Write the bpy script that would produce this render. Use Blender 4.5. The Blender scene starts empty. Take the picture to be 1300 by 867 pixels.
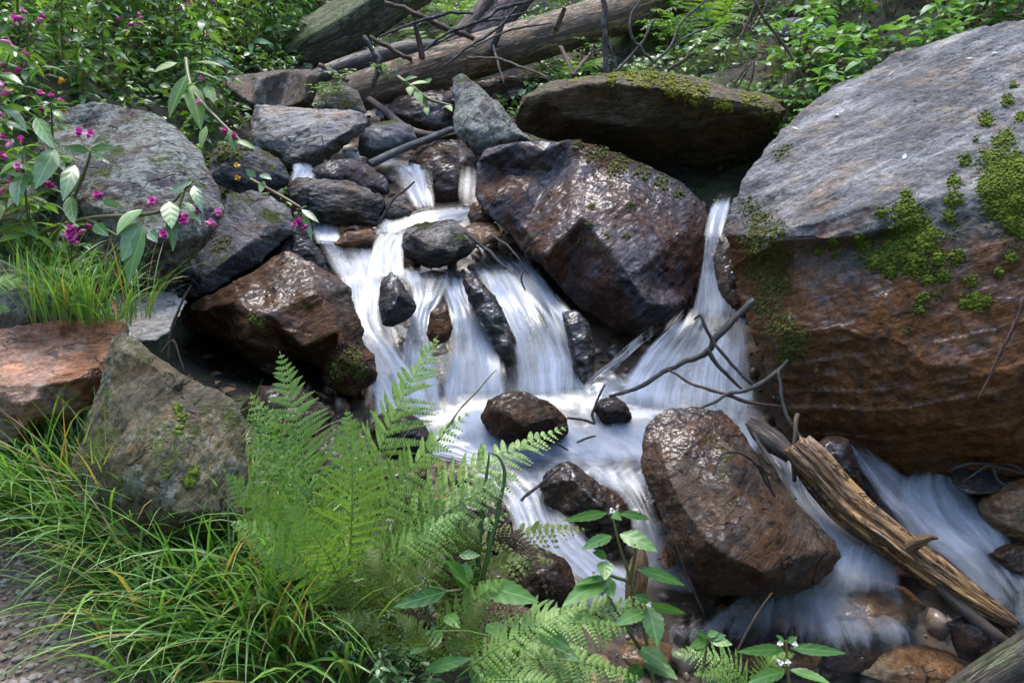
import bpy, bmesh, math, random
import numpy as np
from mathutils import Vector, Matrix
from mathutils.bvhtree import BVHTree
from mathutils.geometry import delaunay_2d_cdt

# ------------------------------------------------------------------ camera, sky, sun, exposure
SC = bpy.context.scene
COL = SC.collection
CAM_H, PITCH, F = 1.45, math.radians(14.0), 1011.0
cam_data = bpy.data.cameras.new('camera'); cam = bpy.data.objects.new('camera', cam_data); COL.objects.link(cam)
cam.location = (0, 0, CAM_H); cam.rotation_euler = (math.radians(90) - PITCH, 0, 0)
cam_data.sensor_width = 36; cam_data.lens = 28.0; cam_data.clip_start = .05; cam_data.clip_end = 400
SC.camera = cam

SUN_EL, SUN_AZ = math.radians(70), math.radians(-20)   # azimuth measured from +Y towards +X
world = bpy.data.worlds.new('World'); SC.world = world; world.use_nodes = True
wn = world.node_tree.nodes; wn.clear()
sky = wn.new('ShaderNodeTexSky'); sky.sky_type = 'NISHITA'; sky.sun_disc = False
sky.sun_elevation = SUN_EL; sky.sun_rotation = SUN_AZ; sky.altitude = 900; sky.air_density = 1.0; sky.dust_density = 3.2; sky.ozone_density = 1.0
bgn = wn.new('ShaderNodeBackground'); bgn.inputs[1].default_value = .15
wo = wn.new('ShaderNodeOutputWorld')
world.node_tree.links.new(sky.outputs[0], bgn.inputs[0]); world.node_tree.links.new(bgn.outputs[0], wo.inputs[0])
sd = bpy.data.lights.new('sun', 'SUN'); sd.energy = .45; sd.angle = math.radians(22); sd.color = (1, .95, .86)
sun = bpy.data.objects.new('sun', sd); COL.objects.link(sun)
sdir = Vector((math.sin(SUN_AZ) * math.cos(SUN_EL), math.cos(SUN_AZ) * math.cos(SUN_EL), math.sin(SUN_EL)))
sun.rotation_euler = sdir.to_track_quat('Z', 'Y').to_euler()
vs = SC.view_settings; vs.view_transform = 'Standard'; vs.look = 'None'; vs.gamma = 1; vs.exposure = 2.65; vs.use_curve_mapping = False
SC.render.engine = 'CYCLES'
cy = SC.cycles
cy.use_denoising = True
try: cy.denoiser = 'OPENIMAGEDENOISE'
except Exception: pass
cy.max_bounces = 8; cy.diffuse_bounces = 3; cy.glossy_bounces = 3; cy.transmission_bounces = 4; cy.transparent_max_bounces = 40
cy.sample_clamp_indirect = 4; cy.caustics_reflective = False; cy.caustics_refractive = False

# ------------------------------------------------------------------ helpers
CT, ST = math.cos(PITCH), math.sin(PITCH)
def P(px, py, d):
    """photo pixel + depth along the view axis -> world point"""
    x = (px - 650) / F * d; y = -(py - 433.5) / F * d
    return np.array((x, d * CT + y * ST, CAM_H - d * ST + y * CT))
def ray(px, py):
    v = P(px, py, 1.0) - np.array((0, 0, CAM_H)); return Vector(v).normalized()
CAMP = Vector((0, 0, CAM_H))

def _hash(ix, iy, iz, seed):
    h = (ix * 374761393 + iy * 668265263 + iz * 2147483647 + seed * 974634777) & 0xFFFFFFFF
    h = ((h ^ (h >> 13)) * 1274126177) & 0xFFFFFFFF
    return (h ^ (h >> 16)) & 0xFFFFFFFF
def perlin(p, seed=0):
    p = np.asarray(p, float); i = np.floor(p).astype(np.int64); f = p - i
    u = f * f * f * (f * (f * 6 - 15) + 10)
    out = 0
    for c in range(8):
        o = ((c >> 0) & 1, (c >> 1) & 1, (c >> 2) & 1)
        h = _hash(i[:, 0] + o[0], i[:, 1] + o[1], i[:, 2] + o[2], seed)
        gx = (h & 1023) / 511.5 - 1; gy = ((h >> 10) & 1023) / 511.5 - 1; gz = ((h >> 20) & 1023) / 511.5 - 1
        dt = gx * (f[:, 0] - o[0]) + gy * (f[:, 1] - o[1]) + gz * (f[:, 2] - o[2])
        w = 1
        for k in range(3): w = w * (u[:, k] if o[k] else 1 - u[:, k])
        out = out + w * dt
    return out
def fbm(p, octv=4, seed=0, gain=.5):
    p = np.asarray(p, float); a, s, t = 1.0, 0, 0
    for o in range(octv):
        s = s + a * perlin(p * 2 ** o + o * 7.3, seed + o); t += a; a *= gain
    return s / t
def worley(p, seed=0):
    p = np.asarray(p, float); i = np.floor(p).astype(np.int64)
    f1 = np.full(len(p), 9.0); f2 = np.full(len(p), 9.0); cid = np.zeros(len(p))
    for dx in (-1, 0, 1):
        for dy in (-1, 0, 1):
            for dz in (-1, 0, 1):
                h = _hash(i[:, 0] + dx, i[:, 1] + dy, i[:, 2] + dz, seed)
                q = np.stack((i[:, 0] + dx + (h & 1023) / 1023, i[:, 1] + dy + ((h >> 10) & 1023) / 1023, i[:, 2] + dz + ((h >> 20) & 1023) / 1023), 1)
                d = np.linalg.norm(p - q, axis=1)
                m = d < f1
                f2 = np.where(m, f1, np.minimum(f2, d)); cid = np.where(m, (h % 997) / 997., cid); f1 = np.where(m, d, f1)
    return f1, f2, cid

def mesh_np(name, V, Fs, smooth=True):
    me = bpy.data.meshes.new(name)
    me.from_pydata([tuple(v) for v in np.asarray(V).tolist()], [], [tuple(f) for f in Fs])
    if smooth: me.polygons.foreach_set('use_smooth', [True] * len(me.polygons))
    me.update(); return me
def mesh_fast(name, V, L, sizes, smooth=True):
    """V (n,3), L flat loop verts, sizes polygon sizes"""
    me = bpy.data.meshes.new(name); V = np.asarray(V, np.float32); L = np.asarray(L, np.int32); sizes = np.asarray(sizes, np.int32)
    me.vertices.add(len(V)); me.vertices.foreach_set('co', V.ravel())
    me.loops.add(len(L)); me.loops.foreach_set('vertex_index', L)
    me.polygons.add(len(sizes)); st = np.concatenate(([0], np.cumsum(sizes)[:-1])).astype(np.int32)
    me.polygons.foreach_set('loop_start', st); me.polygons.foreach_set('loop_total', sizes)
    if smooth: me.polygons.foreach_set('use_smooth', np.ones(len(sizes), bool))
    me.update(calc_edges=True); return me
def set_uv(me, uv_per_vert, name='UVMap'):
    l = np.zeros(len(me.loops), np.int32); me.loops.foreach_get('vertex_index', l)
    lay = me.uv_layers.new(name=name); lay.data.foreach_set('uv', np.asarray(uv_per_vert, np.float32)[l].ravel())
def set_attr(me, name, vals):
    a = me.attributes.new(name, 'FLOAT', 'POINT'); a.data.foreach_set('value', np.asarray(vals, np.float32))

def tag(o, label, cat, group=None, kind=None):
    if label: o['label'] = label
    if cat: o['category'] = cat
    if group: o['group'] = group
    if kind: o['kind'] = kind
    return o
def link(name, me, m, parent=None, loc=None):
    o = bpy.data.objects.new(name, me); COL.objects.link(o)
    if m is not None and len(me.materials) == 0: me.materials.append(m)
    if loc is not None: o.location = loc
    if parent is not None: o.parent = parent
    return o
def based(name, V, L, sizes, m, base=None, parent=None, smooth=True):
    """one mesh object with its origin at BASE (default: bottom centre)"""
    V = np.asarray(V, float)
    if base is None: base = np.array((V[:, 0].mean(), V[:, 1].mean(), V[:, 2].min()))
    off = base if parent is None else np.array(parent.location)
    me = mesh_fast(name, V - off, L, sizes, smooth)
    return link(name, me, m, parent, None if parent is not None else tuple(base))
def empty(name, loc):
    o = bpy.data.objects.new(name, None); COL.objects.link(o); o.location = tuple(loc); o.empty_display_size = .1; return o

class MB:
    """collects polygons with per-vertex uv + random value"""
    def __init__(s): s.V = []; s.L = []; s.S = []; s.UV = []; s.R = []; s.n = 0
    def add(s, V, faces, uv=None, rnd=0.):
        V = np.asarray(V, float); k = len(V)
        s.V.append(V); s.UV.append(np.zeros((k, 2)) if uv is None else np.asarray(uv, float)); s.R.append(np.full(k, rnd) if np.isscalar(rnd) else np.asarray(rnd))
        for f in faces: s.L.extend([i + s.n for i in f]); s.S.append(len(f))
        s.n += k
    def build(s, name, m, parent=None, base=None, smooth=True):
        V = np.concatenate(s.V)
        if base is None: base = np.array((V[:, 0].mean(), V[:, 1].mean(), V[:, 2].min())) if parent is None else np.array(parent.location)
        me = mesh_fast(name, V - base, s.L, s.S, smooth)
        set_uv(me, np.concatenate(s.UV)); set_attr(me, 'rnd', np.concatenate(s.R))
        return link(name, me, m, parent, tuple(base) if parent is None else None)

def catmull(pts, n):
    """pts (k,dim) -> n points of a smooth curve through them"""
    pts = np.asarray(pts, float); k = len(pts)
    if k == 2: t = np.linspace(0, 1, n)[:, None]; return pts[0] * (1 - t) + pts[1] * t
    t = np.linspace(0, k - 1, n); i = np.clip(np.floor(t).astype(int), 0, k - 2); f = (t - i)[:, None]
    p0 = pts[np.clip(i - 1, 0, k - 1)]; p1 = pts[i]; p2 = pts[i + 1]; p3 = pts[np.clip(i + 2, 0, k - 1)]
    return .5 * ((2 * p1) + (-p0 + p2) * f + (2 * p0 - 5 * p1 + 4 * p2 - p3) * f ** 2 + (-p0 + 3 * p1 - 3 * p2 + p3) * f ** 3)

def tube_geo(pts, rad, sides=8, n=None, rough=0., seed=0, flat=1.0):
    """tapered tube along points; returns V, faces, uv"""
    pts = np.asarray(pts, float); n = n or max(4, 5 * len(pts))
    c = catmull(pts, n); r = np.interp(np.linspace(0, 1, n), np.linspace(0, 1, len(np.atleast_1d(rad))), np.atleast_1d(rad))
    T = np.gradient(c, axis=0); T /= np.linalg.norm(T, axis=1)[:, None] + 1e-9
    up = np.array((0, 0, 1.)) if abs(T[:, 2]).mean() < .8 else np.array((1., 0, 0))
    A = np.cross(T, up); A /= np.linalg.norm(A, axis=1)[:, None]; B = np.cross(A, T)
    ln = np.concatenate(([0], np.cumsum(np.linalg.norm(np.diff(c, axis=0), axis=1))))
    ang = np.linspace(0, 2 * np.pi, sides, endpoint=False)
    V = c[:, None] + r[:, None, None] * (np.cos(ang)[None, :, None] * A[:, None] + flat * np.sin(ang)[None, :, None] * B[:, None])
    V = V.reshape(-1, 3)
    if rough:
        q = np.repeat(c, sides, 0); dirs = V - q; dn = np.linalg.norm(dirs, axis=1)[:, None] + 1e-9
        V = q + dirs * (1 + rough * perlin(V * (1.2 / max(r.mean(), 1e-3)), seed)[:, None] + rough * .7 * perlin(V * (3.5 / max(r.mean(), 1e-3)), seed + 3)[:, None])
    Fs = []
    for i in range(n - 1):
        for j in range(sides):
            k = (j + 1) % sides; Fs.append((i * sides + j, i * sides + k, (i + 1) * sides + k, (i + 1) * sides + j))
    Fs.append(tuple(range(sides))[::-1]); Fs.append(tuple(range((n - 1) * sides, n * sides)))
    uv = np.stack((np.tile(np.arange(sides) / sides, n), np.repeat(ln, sides)), 1)
    return V, Fs, uv

# ------------------------------------------------------------------ node helpers
class NT:
    def __init__(s, name):
        s.m = bpy.data.materials.new(name); s.m.use_nodes = True; s.t = s.m.node_tree; s.t.nodes.clear()
        s.out = s.t.nodes.new('ShaderNodeOutputMaterial')
    def n(s, typ, ins=None, **kw):
        nd = s.t.nodes.new('ShaderNode' + typ)
        for k, v in kw.items(): setattr(nd, k, v)
        for k, v in (ins or {}).items(): s.set(nd.inputs[k], v)
        return nd
    def set(s, sock, v):
        if isinstance(v, bpy.types.NodeSocket): s.t.links.new(v, sock)
        elif hasattr(v, '__len__') and len(v) == 3 and sock.type == 'RGBA': sock.default_value = (*v, 1)
        else: sock.default_value = v
    def math(s, op, a, b=0., c=None, clamp=False):
        nd = s.n('Math', operation=op, use_clamp=clamp); s.set(nd.inputs[0], a); s.set(nd.inputs[1], b)
        if c is not None: s.set(nd.inputs[2], c)
        return nd.outputs[0]
    def mapr(s, v, a, b, c=0., d=1., smooth=False):
        nd = s.n('MapRange', {0: v, 1: a, 2: b, 3: c, 4: d}); nd.clamp = True
        if smooth: nd.interpolation_type = 'SMOOTHSTEP'
        return nd.outputs[0]
    def mix(s, f, a, b, mode='MIX'):
        nd = s.n('Mix', data_type='RGBA', blend_type=mode); s.set(nd.inputs[0], f); s.set(nd.inputs[6], a); s.set(nd.inputs[7], b); return nd.outputs[2]
    def mixf(s, f, a, b):
        nd = s.n('Mix', data_type='FLOAT'); s.set(nd.inputs[0], f); s.set(nd.inputs[2], a); s.set(nd.inputs[3], b); return nd.outputs[0]
    def noise(s, vec, scale, detail=5., rough=.6, dist=0., lac=2.):
        nd = s.n('TexNoise', {'Scale': scale, 'Detail': detail, 'Roughness': rough, 'Distortion': dist, 'Lacunarity': lac}); s.set(nd.inputs['Vector'], vec); return nd.outputs[0]
    def voro(s, vec, scale, feature='F1', out=0, rnd=1.):
        nd = s.n('TexVoronoi', {'Scale': scale, 'Randomness': rnd}, feature=feature); s.set(nd.inputs['Vector'], vec); return nd.outputs[out]
    def mapping(s, vec, loc=(0, 0, 0), rot=(0, 0, 0), sc=(1, 1, 1)):
        nd = s.n('Mapping', {1: loc, 2: rot, 3: sc}); s.set(nd.inputs[0], vec); return nd.outputs[0]
    def pos(s): return s.n('NewGeometry').outputs[0]
    def attr(s, name): return s.n('Attribute', attribute_name=name).outputs[2]
    def bump(s, h, strength=.5, dist=.01, normal=None):
        nd = s.n('Bump', {'Strength': strength, 'Distance': dist, 'Height': h})
        if normal is not None: s.set(nd.inputs['Normal'], normal)
        return nd.outputs[0]
    def shade(s, surf): s.t.links.new(surf, s.out.inputs[0]); return s.m

def rock_mat(name, c1, c2, rust=None, rust_amt=.4, rust_z=None, wet=0., wet_z=None, lichen=0., moss=0., srot=(0, 0, 0), rough=.75, streak=.5, seed=0, moss_c=(.06, .075, .012), speck=.5, bump=1.0, sscale=5.5, warm=.6, crack=1.):
    k = NT(name); p = k.pos(); pp = k.mapping(p, loc=(seed * 3.1, seed * 1.7, seed * 5.3))
    ps = k.mapping(pp, rot=srot)
    psz = k.mapping(ps, sc=(1, 1, 6))
    nb = k.noise(pp, 2.6, 4, .6); nst = k.noise(psz, sscale, 8, .68, .4); nf = k.noise(pp, 55, 6, .72); nm = k.noise(pp, 14, 6, .65, .3)
    col = k.mix(k.mapr(nb, .35, .65), c1, c2)
    col = k.mix(k.mapr(nst, .35, .72, 0, streak), col, k.mix(.5, c1, (.01, .01, .012)))
    col = k.mix(k.mapr(nst, .5, .25, 0, streak * .7), col, k.mix(.45, c2, (.5, .5, .5)))
    wm = k.mapr(k.noise(pp, 4.2, 6, .68, .5), .52, .66)
    col = k.mix(k.math('MULTIPLY', wm, warm), col, k.mix(1, k.mix(.5, c1, c2), (1.75, 1.25, .75), 'MULTIPLY'))
    cm = k.mapr(k.noise(k.mapping(pp, loc=(9., 4., 2.)), 3.4, 6, .66, .5), .54, .64)
    col = k.mix(k.math('MULTIPLY', cm, .6), col, k.mix(1, k.mix(.5, c1, c2), (.62, .68, .82), 'MULTIPLY'))
    pk = k.mapr(k.voro(k.mapping(pp, sc=(1, 1, 1.6)), 46, 'F1', 0), .20, .12); col = k.mix(k.math('MULTIPLY', k.math('MULTIPLY', pk, k.mapr(nm, .48, .62)), .55), col, tuple(min(.6, x * 2.2) for x in c2))
    if rust is not None:
        rm = k.mapr(k.math('ADD', k.noise(pp, 1.9, 6, .62, .6), k.math('MULTIPLY', k.math('SUBTRACT', nm, .5), .5)), .62 - rust_amt * .3, .70 - rust_amt * .25)
        if rust_z is not None:
            z = k.n('SeparateXYZ', {0: p}).outputs[2]
            rm = k.math('MULTIPLY', rm, k.mapr(k.math('ADD', z, k.math('ADD', k.math('MULTIPLY', k.math('SUBTRACT', nb, .5), .7), k.math('MULTIPLY', k.math('SUBTRACT', nst, .5), .7))), rust_z + .1, rust_z - .08))
        col = k.mix(k.math('MULTIPLY', rm, .9), col, k.mix(k.mapr(nm, .35, .65), rust, tuple(x * .2 for x in rust)))
    col = k.mix(1.0, col, k.mix(k.mapr(k.math('ADD', k.math('MULTIPLY', nf, .65), k.math('MULTIPLY', nm, .35)), .34, .66), (1 - speck * 1.3,) * 3, (1 + speck * 1.2,) * 3), 'MULTIPLY')
    nz = k.n('SeparateXYZ', {0: k.n('NewGeometry').outputs[1]}).outputs[2]
    hgt = k.math('ADD', k.math('MULTIPLY', nst, .9), k.math('ADD', k.math('MULTIPLY', nm, .5), k.math('MULTIPLY', nf, .16)))
    wv = k.n('VectorMath', {0: k.mapping(ps, sc=(1, 1, 2.2)), 1: k.n('VectorMath', {0: k.n('TexNoise', {'Vector': pp, 'Scale': 6., 'Detail': 5.}).outputs[1], 'Scale': .35}, operation='SCALE').outputs[0]}, operation='ADD').outputs[0]
    cr = k.math('MULTIPLY', k.mapr(k.voro(wv, 3.2, 'DISTANCE_TO_EDGE'), 0, .035, 1, 0), k.mapr(k.noise(pp, 3.3, 3, .6), .45, .6))
    hgt = k.math('SUBTRACT', hgt, k.math('MULTIPLY', cr, .45 * crack)); col = k.mix(k.math('MULTIPLY', cr, .75 * crack), col, (.012, .010, .008))
    wetm = None
    if wet_z is not None:
        z = k.n('SeparateXYZ', {0: p}).outputs[2]
        wetm = k.mapr(k.math('ADD', z, k.math('MULTIPLY', k.math('SUBTRACT', nb, .5), .6)), wet_z + .1, wet_z - .08, 0, 1)
        if wet: wetm = k.math('MAXIMUM', wetm, wet)
    elif wet > 0: wetm = k.math('MULTIPLY', wet, k.mapr(nb, .25, .5, .75, 1))
    if wetm is not None: col = k.mix(k.math('MULTIPLY', wetm, .55), col, k.mix(1, col, (.15, .125, .115), 'MULTIPLY'))
    rgh = k.mapr(nm, .3, .7, rough - .1, rough + .12)
    if lichen:
        lv = k.noise(pp, 9, 7, .72, .2); lm = k.mapr(k.math('ADD', lv, k.math('MULTIPLY', k.math('SUBTRACT', nb, .5), .4)), .60 - lichen * .12, .64 - lichen * .12)
        lm = k.math('MULTIPLY', lm, k.mapr(nf, .35, .6, .25, 1))
        col = k.mix(k.math('MULTIPLY', lm, .85), col, k.mix(k.mapr(nm, .4, .6), (.36, .38, .34), (.23, .26, .2)))
        hgt = k.math('ADD', hgt, k.math('MULTIPLY', lm, .07))
    mm = None
    if moss:
        mv = k.math('ADD', k.noise(pp, 4.5, 7, .68), k.math('MULTIPLY', nz, .22))
        mm = k.mapr(mv, .74 - moss * .3, .80 - moss * .28)
        col = k.mix(mm, col, k.mix(k.mapr(nf, .38, .62), tuple(x * .4 for x in moss_c), tuple(x * 1.7 for x in moss_c)))
        hgt = k.math('ADD', hgt, k.math('MULTIPLY', mm, k.math('MULTIPLY', k.noise(pp, 120, 3, .6), .5)))
        rgh = k.mixf(mm, rgh, .95)
    nrm = k.bump(hgt, 1. * bump, .05)
    bs = k.n('BsdfPrincipled', {'Base Color': col, 'Roughness': rgh, 'Normal': nrm, 'IOR': 1.45})
    if wetm is not None:
        k.set(bs.inputs['Specular IOR Level'], k.mixf(wetm, .4, .12))
        cw = wetm if mm is None else k.math('MULTIPLY', wetm, k.math('SUBTRACT', 1., k.math('MULTIPLY', mm, .8)))
        k.set(bs.inputs['Coat Weight'], k.math('MULTIPLY', cw, k.mapr(k.math('ADD', k.math('MULTIPLY', k.noise(pp, 7, 5, .65), .5), k.math('MULTIPLY', k.noise(pp, 2.2, 3, .5), .5)), .44, .60, .05, .85))); k.set(bs.inputs['Coat Roughness'], k.mapr(nb, .35, .65, .09, .24)); k.set(bs.inputs['Coat IOR'], 1.52)
        k.set(bs.inputs['Coat Normal'], k.bump(k.math('ADD', k.math('MULTIPLY', k.noise(ps, 46, 1., .5, .8), .15), k.math('MULTIPLY', k.noise(k.mapping(ps, sc=(1, 1, 2.2)), 13, 2., .5, .6), .6)), .5, .05))
    return k.shade(bs.outputs[0])

def leaf_mat(name, c1, c2, back=None, rough=.38, trans=.3, vein=22., spec=.5, dry=0.):
    k = NT(name); r = k.attr('rnd'); uv = k.n('UVMap').outputs[0]; sx = k.n('SeparateXYZ', {0: uv})
    oi = k.n('ObjectInfo').outputs['Random']
    f = k.math('FRACT', k.math('ADD', r, k.math('MULTIPLY', oi, .37)))
    nz = k.noise(k.pos(), 30, 3, .6)
    col = k.mix(k.mapr(k.math('ADD', f, k.math('MULTIPLY', k.math('SUBTRACT', nz, .5), .6)), 0, 1), c1, c2)
    if dry: col = k.mix(k.mapr(f, 1 - dry, 1 - dry * .6), col, (.30, .20, .08))
    u = k.math('ABSOLUTE', k.math('SUBTRACT', sx.outputs[0], .5))
    mid = k.mapr(u, .015, .05, 1, 0)
    side = k.math('SINE', k.math('MULTIPLY', k.math('ADD', sx.outputs[1], k.math('MULTIPLY', u, -.55)), vein * 6.283 / 2))
    col = k.mix(k.math('MULTIPLY', mid, .35), col, tuple(min(1, x * 2.2 + .02) for x in c2))
    nrm = k.bump(k.math('ADD', k.math('MULTIPLY', side, .5), k.math('MULTIPLY', mid, -1.)), .14, .004)
    bs = k.n('BsdfPrincipled', {'Base Color': col, 'Roughness': rough, 'Normal': nrm, 'Specular IOR Level': spec})
    tr = k.n('BsdfTranslucent', {0: k.mix(1, col, (1.5, 1.6, .6), 'MULTIPLY'), 1: nrm})
    mx = k.n('MixShader', {0: trans, 1: bs.outputs[0], 2: tr.outputs[0]})
    return k.shade(mx.outputs[0])

def wood_mat(name, c1, c2, wet=0., moss=0., grain=9., seed=0, lichen=0.):
    """grain runs along v of the UV map (u around, v along)"""
    k = NT(name); uv = k.n('UVMap').outputs[0]; p = k.mapping(k.pos(), loc=(seed, seed * 2., 0))
    g = k.noise(k.mapping(uv, loc=(seed, seed, 0), sc=(grain, 1.6, 1)), 3., 8, .7, .6); g2 = k.noise(k.mapping(uv, sc=(grain * 4, 4, 1)), 3., 4, .6)
    nb = k.noise(p, 6, 5, .6); nf = k.noise(p, 70, 4, .7)
    col = k.mix(k.mapr(g, .40, .60), c1, c2); col = k.mix(k.mapr(nb, .4, .7, 0, .6), col, k.mix(.5, c1, (.25, .22, .2)))
    col = k.mix(k.mapr(g2, .62, .75, 0, .7), col, tuple(x * .18 for x in c1))
    if lichen: col = k.mix(k.mapr(k.noise(p, 22, 6, .75), .64 - lichen * .1, .68 - lichen * .1), col, (.33, .36, .31))
    fis = k.mapr(k.math('ABSOLUTE', k.math('SUBTRACT', k.noise(k.mapping(uv, loc=(seed + 3., seed, 0), sc=(grain * 1.3, 1.3, 1)), 3.5, 5, .65, 1.2), .5)), 0, .045, 1, 0)
    col = k.mix(k.math('MULTIPLY', fis, .8), col, tuple(x * .12 for x in c1))
    rg = .7
    if moss:
        mm = k.mapr(k.math('ADD', k.noise(p, 7, 6, .68), k.math('MULTIPLY', k.n('SeparateXYZ', {0: k.n('NewGeometry').outputs[1]}).outputs[2], .25)), .72 - moss * .3, .8 - moss * .28)
        col = k.mix(mm, col, k.mix(nf, (.02, .03, .006), (.12, .14, .03)))
    h = k.math('SUBTRACT', k.math('ADD', k.math('MULTIPLY', g, .7), k.math('ADD', k.math('MULTIPLY', g2, .5), k.math('MULTIPLY', nf, .1))), k.math('MULTIPLY', fis, .5))
    bs = k.n('BsdfPrincipled', {'Base Color': col, 'Roughness': rg, 'Normal': k.bump(h, 1., .03)})
    if wet:
        bs.inputs['Coat Weight'].default_value = wet; bs.inputs['Coat Roughness'].default_value = .22
        k.set(bs.inputs['Coat Normal'], k.bump(h, .5, .012))
    return k.shade(bs.outputs[0])

def plain_mat(name, c, rough=.6, trans=0., c2=None, scale=40):
    k = NT(name); col = k.mix(k.mapr(k.noise(k.pos(), scale, 4, .6), .35, .65), c, c2 or tuple(x * .7 for x in c))
    bs = k.n('BsdfPrincipled', {'Base Color': col, 'Roughness': rough})
    if not trans: return k.shade(bs.outputs[0])
    tr = k.n('BsdfTranslucent', {0: col}); return k.shade(k.n('MixShader', {0: trans, 1: bs.outputs[0], 2: tr.outputs[0]}).outputs[0])
# ------------------------------------------------------------------ ground: one sheet through surveyed points
_ctl = [(0,860,2.15),(200,860,2.15),(400,860,2.2),(100,700,2.55),(200,690,2.65),(300,650,2.8),(500,800,2.35),(650,830,2.35),(400,700,2.7),(560,720,2.75),(640,700,2.95),
 (750,850,2.6),(850,850,2.85),(1000,850,2.95),(1300,860,3.0),(1300,700,3.42),(1200,700,3.42),(1000,700,3.4),(850,600,3.85),(700,600,3.72),(700,660,3.4),(760,730,3.15),(880,760,3.1),
 (900,520,4.3),(750,490,4.35),(850,440,4.6),(560,560,3.9),(480,560,3.75),(640,350,4.95),(700,410,4.75),(500,440,4.35),(450,370,4.65),(550,350,4.9),(590,430,4.55),(640,440,4.45),(500,350,4.85),
 (500,295,5.25),(560,275,5.45),(530,225,6.0),(440,205,6.35),(520,175,6.8),(480,135,7.4),(650,115,7.7),(600,70,8.6),(600,0,10.5),(900,60,7.6),(900,190,6.2),(915,270,5.1),(800,120,6.8),
 (1000,100,6.4),(1200,20,6.4),(1300,0,6.8),(1100,0,8),(1000,40,7.4),(1200,300,5.0),(1300,300,5.0),(1100,450,4.3),(1300,500,4.2),
 (300,100,6.9),(100,100,5.1),(200,50,6.6),(0,50,5.6),(0,0,7),(250,0,8.6),(40,250,3.8),(100,340,3.8),(0,425,3.2),(150,430,3.7),(260,460,4.2),(60,570,3.0),(330,500,3.7),(420,480,4.3),(300,350,4.9),(380,300,5.2),(300,250,5.6),(750,330,5.3),(700,250,5.6)]
_g = [P(*c) for c in _ctl]
_g += [np.array(q) for q in ((0,0,0),(-1.5,0,.02),(-3,0,.1),(-3,2,.5),(-4,4,1.6),(-6,8,3.6),(-9,14,7.5),(1,.4,-.35),(2.2,1,-.55),(3.5,0,-.6),(4,2,-.2),(5,4,1.2),(5.5,6,2.6),(7,9,4.5),(0,-3,0),(-3,-3,0),(3,-3,-.7),
   (0,14,5.2),(5,14,6.0),(-4,14,6.0),(0,22,9.5),(12,22,12),(-14,22,12),(0,40,18),(25,40,22),(-25,40,22),(0,70,30),(40,60,34),(-40,60,34),(14,8,8),(-14,8,8),(25,10,14),(-25,10,14))]
_g = np.array(_g)
def _phi(d): return d
_A = np.linalg.norm(_g[:, None, :2] - _g[None, :, :2], axis=2)
_M = np.zeros((len(_g) + 3, len(_g) + 3)); n_ = len(_g)
_M[:n_, :n_] = -_A + np.eye(n_) * -.02; _M[:n_, n_] = 1; _M[:n_, n_ + 1:] = _g[:, :2]; _M[n_, :n_] = 1; _M[n_ + 1:, :n_] = _g[:, :2].T
_w = np.linalg.solve(_M, np.concatenate((_g[:, 2], (0, 0, 0))))
def ground_z(xy):
    xy = np.asarray(xy, float); out = np.zeros(len(xy))
    for s in range(0, len(xy), 20000):
        q = xy[s:s + 20000]; d = np.linalg.norm(q[:, None] - _g[None, :, :2], axis=2)
        out[s:s + 20000] = -d @ _w[:n_] + _w[n_] + q @ _w[n_ + 1:]
    return out
_creek = np.array([P(*c)[:2] for c in ((480,130,7.4),(520,190,6.3),(560,270,5.4),(540,350,4.8),(600,450,4.4),(650,540,3.9),(800,560,3.9),(880,500,4.3),(900,400,4.6),(800,640,3.4),(850,760,3.0),(1000,800,3.0),(1200,780,3.1),(1150,620,3.5),(1300,740,3.2),(760,700,3.1))])
def bed_dist(xy): return np.min(np.linalg.norm(np.asarray(xy)[:, None] - _creek[None], axis=2), axis=1)

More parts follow.
